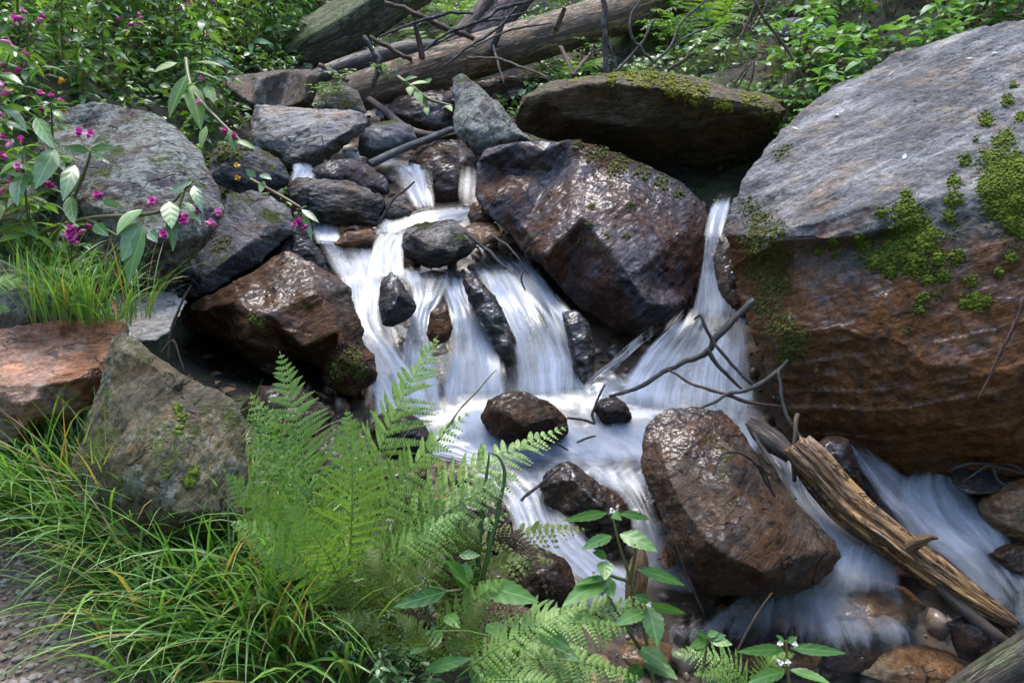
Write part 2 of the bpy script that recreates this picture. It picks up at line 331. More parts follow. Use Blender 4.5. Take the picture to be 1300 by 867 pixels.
def make_ground():
    xs = np.concatenate((np.linspace(-45, -6, 24)[:-1], np.linspace(-6, 6, 300), np.linspace(6, 45, 24)[1:]))
    ys = np.concatenate((np.linspace(-4, .6, 14)[:-1], np.linspace(.6, 11, 280), np.linspace(11, 75, 50)[1:]))
    X, Y = np.meshgrid(xs, ys); xy = np.stack((X.ravel(), Y.ravel()), 1)
    z = ground_z(xy); bd = bed_dist(xy)
    p3 = np.stack((xy[:, 0], xy[:, 1], z), 1)
    path = np.clip(1 - (np.abs(xy[:, 1] - .6 + .45 * xy[:, 0]) - 1.0 - .25 * perlin(p3 * 2.5, 6)) / .25, 0, 1) * np.clip((-.42 - xy[:, 0]) / .2, 0, 1) * np.clip((.32 - z) / .12, 0, 1)
    far = np.clip((xy[:, 1] - 6) / 3, 0, 1)
    z = z + (1 - path) * (.05 * fbm(p3 * 3, 4, 11) + .03 * fbm(p3 * 9, 3, 5)) + far * .45 * fbm(p3 * .8, 4, 3) + path * .015 * fbm(p3 * 14, 3, 8)
    V = np.stack((xy[:, 0], xy[:, 1], z), 1)
    nx, ny = len(xs), len(ys); idx = np.arange(nx * ny).reshape(ny, nx)
    L = np.stack((idx[:-1, :-1], idx[:-1, 1:], idx[1:, 1:], idx[1:, :-1]), -1).reshape(-1, 4)
    me = mesh_fast('ground', V, L.ravel(), np.full(len(L), 4))
    set_attr(me, 'path', path); set_attr(me, 'bed', np.clip((1.0 - bd) / .4, 0, 1))
    k = NT('ground'); p = k.pos(); a = k.attr('path'); b = k.attr('bed')
    nb = k.noise(p, 3, 6, .65); nf = k.noise(p, 45, 5, .7); nm = k.noise(p, 12, 6, .65)
    soil = k.mix(k.mapr(nm, .35, .65), (.010, .007, .004), (.04, .028, .017))
    soil = k.mix(k.mapr(k.math('ADD', nb, k.math('MULTIPLY', k.math('SUBTRACT', nm, .5), .6)), .45, .56), soil, k.mix(k.mapr(nf, .4, .6), (.012, .018, .004), (.045, .06, .012)))
    v1 = k.voro(p, 55, 'F1', 1); pebc = k.n('SeparateColor', {0: v1}).outputs[0]
    grav = k.mix(k.mapr(pebc, .1, .9), (.15, .105, .065), (.38, .29, .205)); grav = k.mix(k.mapr(nb, .4, .65, .15, .85), grav, (.13, .095, .065)); grav = k.mix(k.mapr(nf, .35, .65, 0, .5), grav, (.06, .05, .045))
    bed = k.mix(k.mapr(nm, .35, .65), (.03, .021, .014), (.13, .088, .05))
    col = k.mix(a, k.mix(b, soil, bed), grav)
    h = k.math('ADD', k.math('MULTIPLY', nm, .5), k.math('ADD', k.math('MULTIPLY', nf, .3), k.math('MULTIPLY', k.voro(p, 55, 'F1', 0), k.math('MULTIPLY', a, -.35))))
    bs = k.n('BsdfPrincipled', {'Base Color': col, 'Roughness': .85, 'Normal': k.bump(h, 1., .03), 'Coat Weight': b, 'Coat Roughness': .2, 'Coat IOR': 1.35})
    o = link('ground', me, k.shade(bs.outputs[0])); o['kind'] = 'structure'
    return o, BVHTree.FromPolygons([Vector(v) for v in V.tolist()], L.tolist())
GROUND, GBVH = make_ground()
ROCKS = {}       # key -> (object, BVHTree in world space)
def drop(x, y):
    h = GBVH.ray_cast(Vector((x, y, 60)), Vector((0, 0, -1))); return h[0]
def hit(px, py, keys=None, ground=True):
    """first surface met through a photo pixel: (point, normal)"""
    r = ray(px, py); best = None
    cand = [ROCKS[q][1] for q in (keys if keys is not None else ROCKS)] + ([GBVH] if ground else [])
    for b in cand:
        h = b.ray_cast(CAMP, r)
        if h[0] is not None and (best is None or h[3] < best[2]): best = (h[0], h[1], h[3])
    return best

def rock(key, name, label, outline, d, mat, inner=None, tilt=.35, bulge=.3, back=.7, shr=.7, lift=.12, facets=10, fdepth=.94, n1=.045, strata=None, sgap=.05, samp=.35, fine=.011, vox=2.2, seed=1, group=None, cat='rock', kind=None, rimdd=None):
    """a solid stone from an outline with depth, ridge points, real back side; then flat chips, strata, grain"""
    rng = np.random.default_rng(seed * 7 + 3)
    ol = [tuple(q) for q in outline]; xs = [q[0] for q in ol]; ys = [q[1] for q in ol]
    cx, cy_ = sum(xs) / len(xs), sum(ys) / len(ys); size = min(max(xs) - min(xs), max(ys) - min(ys)); ymid = (max(ys) + min(ys)) / 2
    def dep(px, py): return d + tilt * (ymid - py) / F * d
    pts = [(q[0], q[1], dep(q[0], q[1]) + (q[2] if len(q) > 2 else 0)) for q in ol]
    bm_ = bulge * size / F * d
    if inner is None:
        inn = []
        for q in ol:
            x, y = cx + (q[0] - cx) * .6, cy_ + (q[1] - cy_) * .6 - lift * size * .5
            inn.append((x, y, dep(x, y) - bm_ * .85))
        inn.append((cx, cy_ - lift * size * .5, dep(cx, cy_) - bm_))
    else: inn = [(q[0], q[1], dep(q[0], q[1]) + q[2]) for q in inner]
    n = len(ol)
    allp = pts + inn
    r = delaunay_2d_cdt([Vector((q[0], q[1])) for q in allp], [(i, (i + 1) % n) for i in range(n)], [], 1, 1e-4)
    vv, tris, orig = r[0], r[2], r[3]
    V = []; mp = {}
    for i, v in enumerate(vv):
        j = orig[i][0] if orig[i] else int(np.argmin([(q[0] - v.x) ** 2 + (q[1] - v.y) ** 2 for q in allp]))
        mp[j] = i; V.append(P(v.x, v.y, allp[j][2]))
    Fs = [tuple(f) for f in tris]
    rim = [mp[i] for i in range(n)]
    b0 = len(V)
    for q in pts:
        x, y = cx + (q[0] - cx) * shr, cy_ + (q[1] - cy_) * shr
        V.append(P(x, y, q[2] + back * size / F * d))
    for i in range(n):
        j = (i + 1) % n; Fs.append((rim[i], rim[j], b0 + j, b0 + i))
    V.append(P(cx, cy_, d + back * size / F * d * 1.15)); c = len(V) - 1
    for i in range(n): Fs.append((b0 + i, b0 + (i + 1) % n, c))
    tmp = mesh_np('tmp', V, Fs); to = bpy.data.objects.new('tmp', tmp); COL.objects.link(to)
    vx = vox * d / F
    m = to.modifiers.new('r', 'REMESH'); m.mode = 'VOXEL'; m.voxel_size = vx
    ev = to.evaluated_get(bpy.context.evaluated_depsgraph_get()); me = bpy.data.meshes.new_from_object(ev)
    bpy.data.objects.remove(to); bpy.data.meshes.remove(tmp)
    nv = len(me.vertices); co = np.zeros(nv * 3, np.float32); me.vertices.foreach_get('co', co); co = co.reshape(-1, 3).astype(float)
    ne = len(me.edges); ed = np.zeros(ne * 2, np.int32); me.edges.foreach_get('vertices', ed); ed = ed.reshape(-1, 2)
    deg = np.bincount(ed.ravel(), minlength=nv)[:, None].astype(float)
    def smooth(co, it):
        for _ in range(it):
            a = np.zeros_like(co); np.add.at(a, ed[:, 0], co[ed[:, 1]]); np.add.at(a, ed[:, 1], co[ed[:, 0]]); co = .5 * co + .5 * a / deg
        return co
    co = smooth(co, 2)
    S = size / F * d; cen = co.mean(0)
    for _ in range(facets):                       # chip flat faces off
        nr = rng.normal(size=3); nr[1] = -abs(nr[1]) * .8; nr /= np.linalg.norm(nr)
        t = (co - cen) @ nr; lim = t.max() * rng.uniform(fdepth, .99) - .0
        ov = np.clip(t - lim - .02 * S * fbm(co / S * 5, 2, seed), 0, None); co = co - ov[:, None] * nr
    co = smooth(co, 1)
    def setn(co):
        me.vertices.foreach_set('co', co.astype(np.float32).ravel()); me.update()
        return np.array([v.normal for v in me.vertices], dtype=float)
    N = setn(co)
    q = co / S
    h = n1 * S * (fbm(q * 2.6, 4, seed) * 1.6)
    f1, f2, cid = worley(q * 4.2 + seed, seed); h += n1 * S * .55 * (cid - .5) * np.clip((f2 - f1) * 6, 0, 1)
    f1, f2, cid = worley(q * 10 + seed, seed + 5); h += n1 * S * .36 * (cid - .5) * np.clip((f2 - f1) * 8, 0, 1)
    f1, f2, cid = worley(q * 21 + seed, seed + 6); h += n1 * S * .14 * (cid - .5) * np.clip((f2 - f1) * 8, 0, 1)
    if strata is not None:
        sv = np.array(strata, float); sv /= np.linalg.norm(sv)
        t = (co @ sv) / (sgap) + 1.1 * fbm(co / S * 2.2, 3, seed + 9)
        fr = t - np.floor(t); hh = _hash(np.floor(t).astype(np.int64), np.zeros(nv, np.int64), np.zeros(nv, np.int64), seed) % 1000 / 1000.
        h += samp * sgap * ((hh - .5) * .8 + .5 * (fr ** 2 - .33)) * np.clip(.5 + 1.5 * fbm(q * 3, 2, seed + 2), 0, 1)
    px1 = d / F
    h += fine * (fbm(co * 20, 3, seed + 4, .5)) * 1.3 + px1 * .2 * perlin(co / (px1 * 5), seed)
    co = co + N * h[:, None]
    base = np.array((cen[0], cen[1], co[:, 2].min()))
    me.vertices.foreach_set('co', (co - base).astype(np.float32).ravel()); me.update()
    me.polygons.foreach_set('use_smooth', np.ones(len(me.polygons), bool)); me.name = name; me.materials.clear()
    o = link(name, me, mat, None, tuple(base)); tag(o, label, cat, group, kind)
    me.calc_loop_triangles(); tr = np.zeros(len(me.loop_triangles) * 3, np.int32); me.loop_triangles.foreach_get('vertices', tr)
    ROCKS[key] = (o, BVHTree.FromPolygons(co.tolist(), tr.reshape(-1, 3).tolist()))
    return o
# ------------------------------------------------------------------ stone materials
G1, G2 = (.10, .098, .105), (.24, .235, .245)
M = {}
M['boulder'] = rock_mat('granite_boulder', (.085, .080, .079), (.25, .24, .23), rust=(.37, .155, .045), rust_amt=1.5, rust_z=1.0, wet_z=.98, srot=(.25, .45, 0), streak=1., seed=1, bump=.9, sscale=3.2, warm=.5, crack=.3)
M['slab_over'] = rock_mat('brown_overhang', (.05, .038, .018), (.16, .12, .06), rust=(.12, .07, .02), rust_amt=.5, moss=.12, moss_c=(.16, .16, .02), srot=(.1, .12, 0), seed=2)
M['wet_purple'] = rock_mat('wet_purple_rock', (.032, .027, .034), (.18, .16, .18), rust=(.18, .07, .025), rust_amt=.6, wet=.75, moss=.0, srot=(.2, .75, .3), seed=3, streak=.6)
M['wet_brown'] = rock_mat('wet_brown_rock', (.026, .018, .013), (.14, .10, .07), rust=(.18, .075, .022), rust_amt=.6, wet=.66, moss=.0, moss_c=(.10, .085, .012), srot=(.3, .6, 0), seed=4)
M['wet_dark'] = rock_mat('wet_dark_rock', (.022, .02, .022), (.11, .10, .095), rust=(.09, .045, .016), rust_amt=.4, wet=.9, srot=(.2, .3, 0), seed=5)
M['wet_fleck'] = rock_mat('wet_flecked_rock', (.030, .022, .017), (.20, .155, .12), rust=(.24, .11, .035), rust_amt=.7, wet=.95, srot=(.5, .5, 0), seed=6, bump=1.7)
M['lichen'] = rock_mat('lichen_rock', (.045, .041, .044), (.135, .122, .122), rust=(.15, .08, .04), rust_amt=.4, lichen=1.25, moss=.08, srot=(.3, .35, 0), seed=7)
M['lichen2'] = rock_mat('lichen_brown_rock', (.05, .04, .034), (.17, .135, .115), lichen=1.5, moss=.05, srot=(.2, 1.0, 0), seed=8)
M['grey'] = rock_mat('grey_schist', (.15, .14, .13), (.38, .355, .33), rust=(.19, .12, .06), rust_amt=.4, srot=(.15, .2, 0), streak=.8, seed=9, lichen=.2)
M['bluegrey'] = rock_mat('blue_grey_rock', (.05, .05, .058), (.155, .152, .168), rust=(.16, .09, .06), rust_amt=.25, srot=(.2, -.45, 0), streak=.5, seed=10, moss=.06, wet=.25)
M['paleslab'] = rock_mat('pale_schist', (.19, .185, .175), (.44, .42, .39), srot=(.15, .2, 0), streak=.8, seed=29, lichen=.3)
M['brownbox'] = rock_mat('brown_block_rock', (.065, .046, .032), (.17, .125, .09), lichen=.25, srot=(0, 1.3, 0), seed=11, streak=.4)
M['orange'] = rock_mat('orange_rock', (.40, .20, .12), (.62, .41, .30), rust=(.36, .14, .04), rust_amt=.8, srot=(.1, .1, 0), seed=12, streak=.5, lichen=.1)
M['mossy'] = rock_mat('mossy_brown_rock', (.055, .045, .02), (.20, .165, .085), moss=.25, moss_c=(.06, .075, .012), srot=(.2, 1.1, 0), seed=13, lichen=.3, streak=.5)
M['moss_heavy'] = rock_mat('moss_covered_rock', (.06, .055, .04), (.14, .12, .09), moss=.75, moss_c=(.055, .07, .01), seed=14)
M['layer'] = rock_mat('layered_schist', (.05, .043, .036), (.30, .27, .24), rust=(.12, .065, .03), rust_amt=.35, srot=(.1, .22, 0), streak=1., seed=15, moss=.06, wet=.25, bump=1.5)
M['orange_wet'] = rock_mat('wet_orange_stone', (.10, .06, .03), (.25, .18, .12), rust=(.30, .12, .035), rust_amt=.9, wet=.6, seed=16)
M['greymossy'] = rock_mat('small_mossy_rock', (.09, .085, .07), (.22, .2, .17), lichen=.5, moss=.35, moss_c=(.12, .12, .02), seed=17)
M['plank'] = rock_mat('mossy_slab', (.05, .045, .03), (.16, .145, .08), moss=.55, moss_c=(.10, .10, .03), srot=(0, -.5, 0), seed=18, streak=.9, bump=.7)
M['bed'] = rock_mat('stream_stones', (.13, .08, .04), (.42, .32, .2), rust=(.40, .19, .065), rust_amt=.8, wet=.55, seed=19)

# ------------------------------------------------------------------ boulders and rocks round the stream
rock('R1', 'boulder', 'huge grey boulder with moss cushions and a wet rusty lower face beside the stream',
     [(962,450,.3),(948,410,.35),(922,345,.42),(915,295,.45),(935,245,.5),(960,205,.6),(990,165,.75),(1030,130,.9),(1080,100,1.0),(1130,72,1.05),(1200,50,1.05),(1250,38,1.0),(1300,30,1.0),(1440,30,.9),(1500,300,.3),(1460,600,-.1),(1330,606,-.15),(1250,606,-.1),(1200,606,0),(1150,604,.05),(1105,592,.12),(1060,572,.2),(1012,552,.25),(988,522,.27),(972,480,.28)],
     3.5, M['boulder'], inner=[(1000,300,.0),(1004,316,.16),(1060,296,-.10),(1062,312,.06),(1110,284,-.16),(1114,300,-.02),(1220,265,-.26),(1340,232,-.38),(1080,420,-.08),(1180,440,-.3),(1300,430,-.45),(1150,540,-.16),(1280,545,-.35),(985,250,.3),(1100,190,.25),(1150,130,.5),(1300,120,.38),(1000,420,.06),(1400,400,-.5),(1060,520,.05)],
     tilt=0, back=.6, facets=4, n1=.02, strata=(-.34,.1,1), sgap=.075, samp=.3, vox=2.4, fine=.014, seed=21, cat='boulder')
rock('R2', 'boulder', 'long overhanging brown slab topped with yellow moss above a dark hollow',
     [(650,150,0),(660,125,0),(690,108,.1),(735,97,.2),(790,93,.3),(830,90,.35),(880,97,.35),(930,112,.3),(985,125,.2),(1003,145,.1),(985,170,.3),(960,195,.5),(935,215,.7),(900,228,.8),(850,222,.8),(800,208,.7),(740,188,.5),(690,178,.3),(660,165,.1)],
     5.2, M['slab_over'], inner=[(690,120,-.1),(740,108,-.15),(800,106,-.2),(860,115,-.25),(920,128,-.25),(975,139,-.15),(720,150,-.05),(800,160,.0),(880,165,.05),(940,168,.1)],
     tilt=0, back=1.1, shr=.85, facets=5, n1=.03, strata=(.1,.1,1), sgap=.1, samp=.2, seed=22, cat='boulder')
rock('R3', 'boulder', 'broad wet purple boulder with a dark red ledge between the two falls',
     [(603,250),(605,205),(615,190),(660,182),(720,178),(750,180),(790,200),(830,215),(870,235),(897,258),(903,290),(897,330),(887,370),(868,405),(845,425),(810,428),(775,415),(740,395),(715,370),(690,340),(665,325),(645,295),(620,275)],
     4.75, M['wet_purple'], inner=[(625,196,-.05),(690,192,-.06),(745,196,-.08),(640,215,.12),(700,222,.1),(650,246,-.08),(725,240,-.14),(740,275,-.32),(690,325,-.3),(800,255,-.22),(860,300,-.2),(800,350,-.38),(830,400,-.33),(665,290,-.1),(640,262,-.05)],
     tilt=.45, back=.8, facets=5, n1=.02, strata=(.55,.2,.8), sgap=.06, samp=.2, fine=.012, seed=23, cat='boulder')
rock('R4a', 'rock', 'upright grey lichen stone behind the rounded lichen rock', [(573,95),(585,93),(606,106),(620,120),(640,150),(640,185),(590,185),(576,150)], 6.45, M['lichen2'], seed=24, bulge=.25)
rock('R4', 'rock', 'rounded brownish rock with pale lichen spots leaning on the purple boulder', [(574,150),(587,134),(612,122),(631,129),(647,148),(658,166),(682,181),(655,192),(631,196),(608,196),(590,182),(575,168)], 6.0, M['lichen2'], seed=25, bulge=.35, facets=6)
rock('R5', 'stone', 'round blue grey stone below the small upper fall', [(453,180),(460,165),(478,155),(500,152),(525,160),(531,178),(520,190),(495,199),(470,202),(455,198)], 6.0, M['bluegrey'], seed=26, bulge=.45, facets=3, n1=.02)
rock('R6', 'rock', 'pale grey schist slab with a shadowed underside near the round grey stone', [(316,150),(325,133),(345,136),(400,138),(455,140),(468,150),(465,166),(445,180),(420,200),(395,215),(375,219),(350,206),(325,190),(318,170)], 5.8, M['grey'],
     inner=[(335,150,-.1),(400,158,-.22),(455,152,-.15),(440,168,-.28),(400,192,-.3),(372,205,-.2),(340,185,-.2)], strata=(.2,0,1), sgap=.05, samp=.4, seed=27)
rock('R7', 'rock', 'square brown block of rock under the flowering bank', [(275,100),(320,93),(370,88),(395,88),(407,95),(402,120),(393,140),(345,142),(318,145),(300,158),(282,142)], 6.6, M['brownbox'], inner=[(285,106,-.2),(330,100,-.3),(390,97,-.3),(385,130,-.3),(320,135,-.3)], seed=28, facets=4, n1=.015)
rock('R7b', 'rock', 'small angular rock spotted with yellow moss beside the brown block', [(400,140),(405,112),(435,108),(455,115),(468,145),(430,150)], 6.4, M['greymossy'], seed=29)
rock('R9', 'boulder', 'large purple grey boulder with white lichen among the pink flowers', [(55,155),(80,138),(130,131),(170,135),(205,145),(230,165),(255,195),(265,215),(280,245),(286,265),(270,300),(250,320),(225,340),(200,362),(180,366),(150,360),(110,345),(50,330),(30,240)],
     3.85, M['lichen'], inner=[(120,160,.0),(190,170,-.15),(225,195,-.2),(170,220,-.35),(250,260,-.2),(190,300,-.4),(100,250,-.3),(240,300,-.22)], tilt=.6, seed=31, facets=4, n1=.03, strata=(.5,0,.8), sgap=.06, samp=.25, cat='boulder')
rock('R10', 'rock', 'blue grey rock with a mossy top behind the lichen boulder', [(262,225),(268,190),(300,180),(330,187),(360,205),(372,230),(355,244),(310,247),(285,240)], 5.1, M['bluegrey'], seed=32)
rock('R11', 'rock', 'smooth blue grey slab sloping down beside the lichen boulder', [(280,265),(290,245),(320,240),(345,250),(370,265),(378,295),(352,312),(332,332),(300,350),(270,372),(240,382),(200,375),(225,345),(265,305)], 4.5, M['bluegrey'], inner=[(310,265,-.1),(350,285,-.15),(300,320,-.2),(260,350,-.15)], tilt=.9, seed=33, facets=4, n1=.02, strata=(.4,0,1), sgap=.05, samp=.35)
rock('R12', 'rock', 'flaky layered schist rock with white edges next to the upper stream', [(360,232),(375,226),(420,228),(450,232),(472,245),(491,255),(486,270),(476,289),(450,287),(420,286),(395,279),(380,264),(365,250)], 5.0, M['layer'], strata=(.25,.1,1), sgap=.028, samp=.9, seed=34, vox=1.8, fine=.008)
rock('R13', 'rock', 'dark red wet rock beneath the pale grey schist slab', [(390,218),(415,206),(440,200),(465,207),(490,225),(500,247),(470,250),(440,240),(405,232)], 5.4, M['wet_purple'], seed=35)
rock('R14', 'rock', 'dark wet rock with water sliding over it at the top chute', [(515,205),(530,185),(560,177),(590,180),(604,195),(607,235),(597,262),(560,268),(535,262),(522,235)], 5.75, M['wet_fleck'], seed=36, bulge=.3)
rock('R14b', 'stone', 'little pale wedge of rock with a dark twig on it by the upper stream', [(480,270),(490,252),(515,246),(526,262),(530,275),(505,283),(486,284)], 5.05, M['layer'], seed=37)
rock('R14c', 'stone', 'small brown rock tucked against the purple boulder above the falls', [(592,275),(600,255),(618,258),(632,275),(625,292),(600,290)], 5.0, M['wet_brown'], seed=38)
rock('R15', 'stone', 'orange brown stone with water passing both sides of it', [(416,314),(440,293),(470,290),(488,302),(482,313),(450,316)], 4.85, M['orange_wet'], seed=39, bulge=.35)
rock('R16', 'rock', 'black knobbly wet rock above the big brown ledge rock', [(335,325),(350,303),(370,296),(397,305),(412,325),(418,348),(395,345)], 4.6, M['wet_dark'], seed=40)
rock('R17', 'boulder', 'big wet brown ledge rock overhanging a dark hollow beside the falls', [(225,412),(240,390),(280,370),(320,345),(350,322),(372,317),(388,328),(420,345),(450,365),(455,395),(460,430),(476,452),(480,485),(450,500),(415,490),(405,462),(370,455),(345,478),(322,470),(305,452),(275,427),(245,422)],
     4.0, M['wet_brown'], inner=[(262,392,-.15),(300,385,-.25),(330,352,-.05),(375,335,-.05),(340,400,-.3),(400,370,-.2),(310,430,-.25),(430,420,-.22),(385,440,-.22),(440,465,-.2)], tilt=.4, seed=41, facets=5, n1=.03, strata=(.4,0,.9), sgap=.06, samp=.3, fine=.01, cat='boulder')
rock('R18', 'rock', 'flat light grey schist slab between orange boulder and lichen boulder', [(120,390),(150,373),(190,369),(225,372),(239,384),(227,405),(212,428),(180,437),(150,425),(125,405)], 3.36, M['paleslab'], tilt=2.2, seed=42, bulge=.15, strata=(.1,.2,1), sgap=.03, samp=.5)
rock('R19', 'boulder', 'dark speckled sloping rock with a grass fringe above the orange boulder', [(-60,310),(0,318),(30,335),(60,360),(85,383),(97,400),(75,418),(20,425),(-60,425)], 3.1, M['lichen2'], seed=43)
rock('R20', 'boulder', 'orange pink boulder with a flat sunlit top beside the path', [(-60,425),(0,416),(60,410),(130,404),(160,411),(170,432),(150,475),(122,512),(95,530),(50,540),(20,560),(-10,575),(-60,565)], 2.8, M['orange'], inner=[(-30,485,-.22),(50,490,-.24),(110,478,-.2),(145,440,-.05),(30,440,.05),(100,430,.02),(40,520,-.2)], tilt=.8, seed=44, facets=3, n1=.02, strata=(0,.1,1), sgap=.05, samp=.3, cat='boulder')
rock('R21', 'boulder', 'pointed olive brown rock standing in the grass by the path', [(148,428),(175,432),(215,460),(240,480),(275,495),(300,515),(310,545),(315,600),(310,660),(250,700),(180,705),(115,680),(84,610),(105,560),(125,490),(136,450)], 2.45, M['mossy'], inner=[(160,445,-.05),(205,470,-.1),(180,560,-.22),(250,560,-.16),(130,590,-.14),(225,640,-.22),(285,560,-.06)], tilt=.3, seed=45, facets=4, n1=.025, strata=(.8,.1,.3), sgap=.05, samp=.2, cat='boulder')
rock('R22', 'rock', 'grey brown ledge rock with a dark underside splitting the upper stream', [(506,308),(514,290),(540,281),(575,279),(592,290),(607,310),(600,322),(570,339),(545,342),(520,332)], 4.75, M['layer'], inner=[(525,300,-.15),(570,293,-.12),(590,308,-.15),(550,318,-.2),(575,325,-.15)], seed=46, strata=(.3,0,1), sgap=.04, samp=.5)
rock('R22b', 'stone', 'pale flaky stone with loose chips beside the split ledge rock', [(580,293),(602,282),(632,283),(640,300),(616,314),(600,310)], 4.8, M['orange_wet'], seed=47, tilt=1.2)
rock('R23', 'rock', 'pointed dark rock standing in the white falls', [(479,378),(485,355),(497,342),(510,358),(532,390),(522,404),(500,415),(484,415)], 4.2, M['wet_dark'], inner=[(499,352,-.02),(505,375,-.12),(495,395,-.12)], seed=48, vox=1.8)
rock('R24', 'rock', 'small rusty wet rock in the middle of the falls', [(546,395),(567,384),(575,415),(572,432),(550,442),(541,425)], 4.03, M['wet_brown'], seed=49, vox=1.8)
rock('R25', 'rock', 'black wet rib of rock between two white cascades', [(585,350),(605,352),(628,375),(644,405),(657,440),(658,470),(640,465),(622,425),(600,395)], 4.24, M['wet_dark'], seed=50, vox=1.8)
rock('R25b', 'rock', 'dark wet rock at the edge of the widest cascade under the purple boulder', [(712,395),(730,393),(746,408),(756,440),(755,485),(740,505),(728,470),(720,430)], 4.1, M['wet_dark'], seed=51, vox=1.8)
rock('R25c', 'stone', 'flat brown wet stone at the lip of the falls', [(520,352),(548,342),(578,349),(570,358),(540,362)], 4.65, M['wet_brown'], seed=52, vox=1.8)
rock('R26', 'rock', 'brown wet rock in the pool under the falls', [(608,530),(618,508),(645,496),(668,497),(702,512),(720,530),(724,548),(716,558),(690,566),(650,564),(622,552)], 3.68, M['wet_fleck'], inner=[(635,520,-.1),(660,512,-.1),(700,530,-.12),(665,540,-.16)], seed=53, n1=.03)
rock('R27', 'stone', 'small rounded dark stone in the pool by a thin twig', [(753,520),(762,506),(780,502),(796,512),(805,530),(790,540),(765,540)], 3.78, M['wet_dark'], seed=54, bulge=.45, facets=3)
rock('R28', 'rock', 'black wet rock at the pool edge behind the fern', [(462,545),(485,525),(510,516),(540,538),(552,560),(540,582),(490,590),(468,578)], 3.65, M['wet_dark'], seed=55, fine=.012)
rock('R29', 'rock', 'glittering flecked wet rock dividing the lower stream', [(682,622),(690,604),(705,590),(722,583),(745,600),(775,620),(797,640),(806,690),(770,705),(740,675),(700,650)], 3.3, M['wet_fleck'], inner=[(705,610,-.05),(730,610,-.08),(760,640,-.1),(785,670,-.08)], seed=56, n1=.04, fine=.016, vox=1.8)
rock('R30', 'rock', 'dark wet rock half hidden behind the fern fronds', [(540,650),(575,628),(620,636),(652,662),(655,700),(600,715),(555,705)], 2.95, M['wet_dark'], seed=57)
rock('R30b', 'rock', 'low wet brown rock under the drooping brown fern', [(640,700),(680,690),(720,710),(740,760),(700,790),(650,770)], 2.75, M['wet_fleck'], seed=157)
rock('R31', 'boulder', 'big dark wet boulder with a flat sloping face in the lower stream', [(812,590),(815,560),(822,535),(845,518),(880,515),(915,520),(935,540),(950,565),(970,600),(995,630),(1030,660),(1060,685),(1069,705),(1055,727),(1035,744),(1000,756),(970,763),(930,755),(890,752),(866,722),(850,690),(835,645),(818,612)],
     3.05, M['wet_brown'], inner=[(835,560,-.05),(880,548,-.08),(920,560,-.05),(850,610,-.15),(930,620,-.2),(985,660,-.2),(1040,700,-.12),(900,690,-.26),(960,730,-.2),(870,650,-.18)], tilt=.7, seed=58, facets=5, n1=.02, fine=.01, strata=(.3,.4,.6), sgap=.06, samp=.2, cat='boulder')
rock('R32', 'stone', 'pale speckled stone leaning behind the weathered log', [(1028,570),(1050,553),(1075,555),(1086,575),(1097,620),(1072,615),(1050,592)], 3.35, M['wet_fleck'], seed=59)
rock('R34', 'rock', 'black wet flat rock reflecting the sky at the foot of the huge boulder', [(1205,600),(1225,588),(1262,590),(1280,605),(1278,625),(1240,630),(1212,622)], 3.35, M['wet_dark'], seed=60, tilt=1.3, bulge=.12)
rock('R35', 'rock', 'wet brown stone bank under the huge boulder', [(1240,640),(1262,618),(1310,605),(1360,640),(1360,700),(1300,700),(1262,680)], 3.3, M['bed'], seed=61)
rock('R36', 'rock', 'dark barky rock in the rapids by the weathered log', [(1250,705),(1275,690),(1330,690),(1340,745),(1290,740)], 3.15, M['wet_dark'], seed=62)
rock('R37', 'rock', 'pale speckled stone under shallow water near the end of the log', [(1200,790),(1235,778),(1280,785),(1300,815),(1265,850),(1215,835)], 2.9, M['wet_fleck'], seed=63)
rock('R38', 'rock', 'black hollow rock behind the small upper fall', [(480,150),(500,122),(545,115),(580,118),(585,150),(575,172),(530,168),(500,160)], 6.75, M['wet_dark'], seed=64)
rock('R39', 'rock', 'moss covered boulder under hanging twigs on the far slope', [(880,95),(890,62),(915,50),(945,52),(972,70),(978,100),(950,118),(905,115)], 7.0, M['moss_heavy'], seed=65)
rock('R40', 'rock', 'grey wedge of rock sticking out above the moss covered boulder', [(978,32),(1000,22),(1040,25),(1062,45),(1050,66),(1020,68),(990,52)], 7.0, M['bluegrey'], seed=66)
rock('R41', 'rock', 'low moss covered rock beneath the grey wedge', [(965,80),(1000,62),(1040,75),(1045,118),(1000,130),(968,115)], 6.6, M['moss_heavy'], seed=67)
rock('R42', 'rock', 'small mossy rock behind the overhanging slab', [(835,90),(860,78),(885,85),(900,112),(860,118),(838,108)], 6.9, M['moss_heavy'], seed=68)
rock('R43', 'boulder', 'rounded green boulder covered in tiny plants behind the thin trunk', [(772,60),(790,38),(825,30),(850,48),(855,80),(820,98),(785,92)], 8.0, M['moss_heavy'], seed=69)
rock('R44', 'rock', 'dark rock closing the hollow under the overhanging slab', [(790,200),(850,190),(930,190),(980,200),(985,270),(920,285),(860,260),(800,240)], 5.9, M['wet_dark'], seed=70)
rock('R45', 'rock', 'mossy dark rock wedged under the huge boulder beside the narrow fall', [(905,330),(912,300),(935,285),(960,320),(962,380),(955,420),(930,410),(912,380)], 4.25, M['wet_brown'], seed=71)
rock('R46', 'rock', 'wet flat rocks in the stream under the fallen trunk', [(590,110),(620,98),(660,95),(700,100),(690,118),(640,128),(600,125)], 7.3, M['wet_fleck'], seed=72, tilt=1.5)
rock('R47', 'rock', 'brown rock bridging the gap behind the black knobbly rock', [(330,300),(360,280),(400,285),(425,296),(420,318),(380,320),(345,318)], 5.0, M['wet_dark'], seed=73)
rock('R48', 'rock', 'dark ledge rock behind the curtain of the widest cascade', [(590,360),(640,352),(700,358),(735,400),(750,480),(700,500),(650,480),(615,420)], 4.62, M['wet_dark'], tilt=.9, seed=74, bulge=.15)
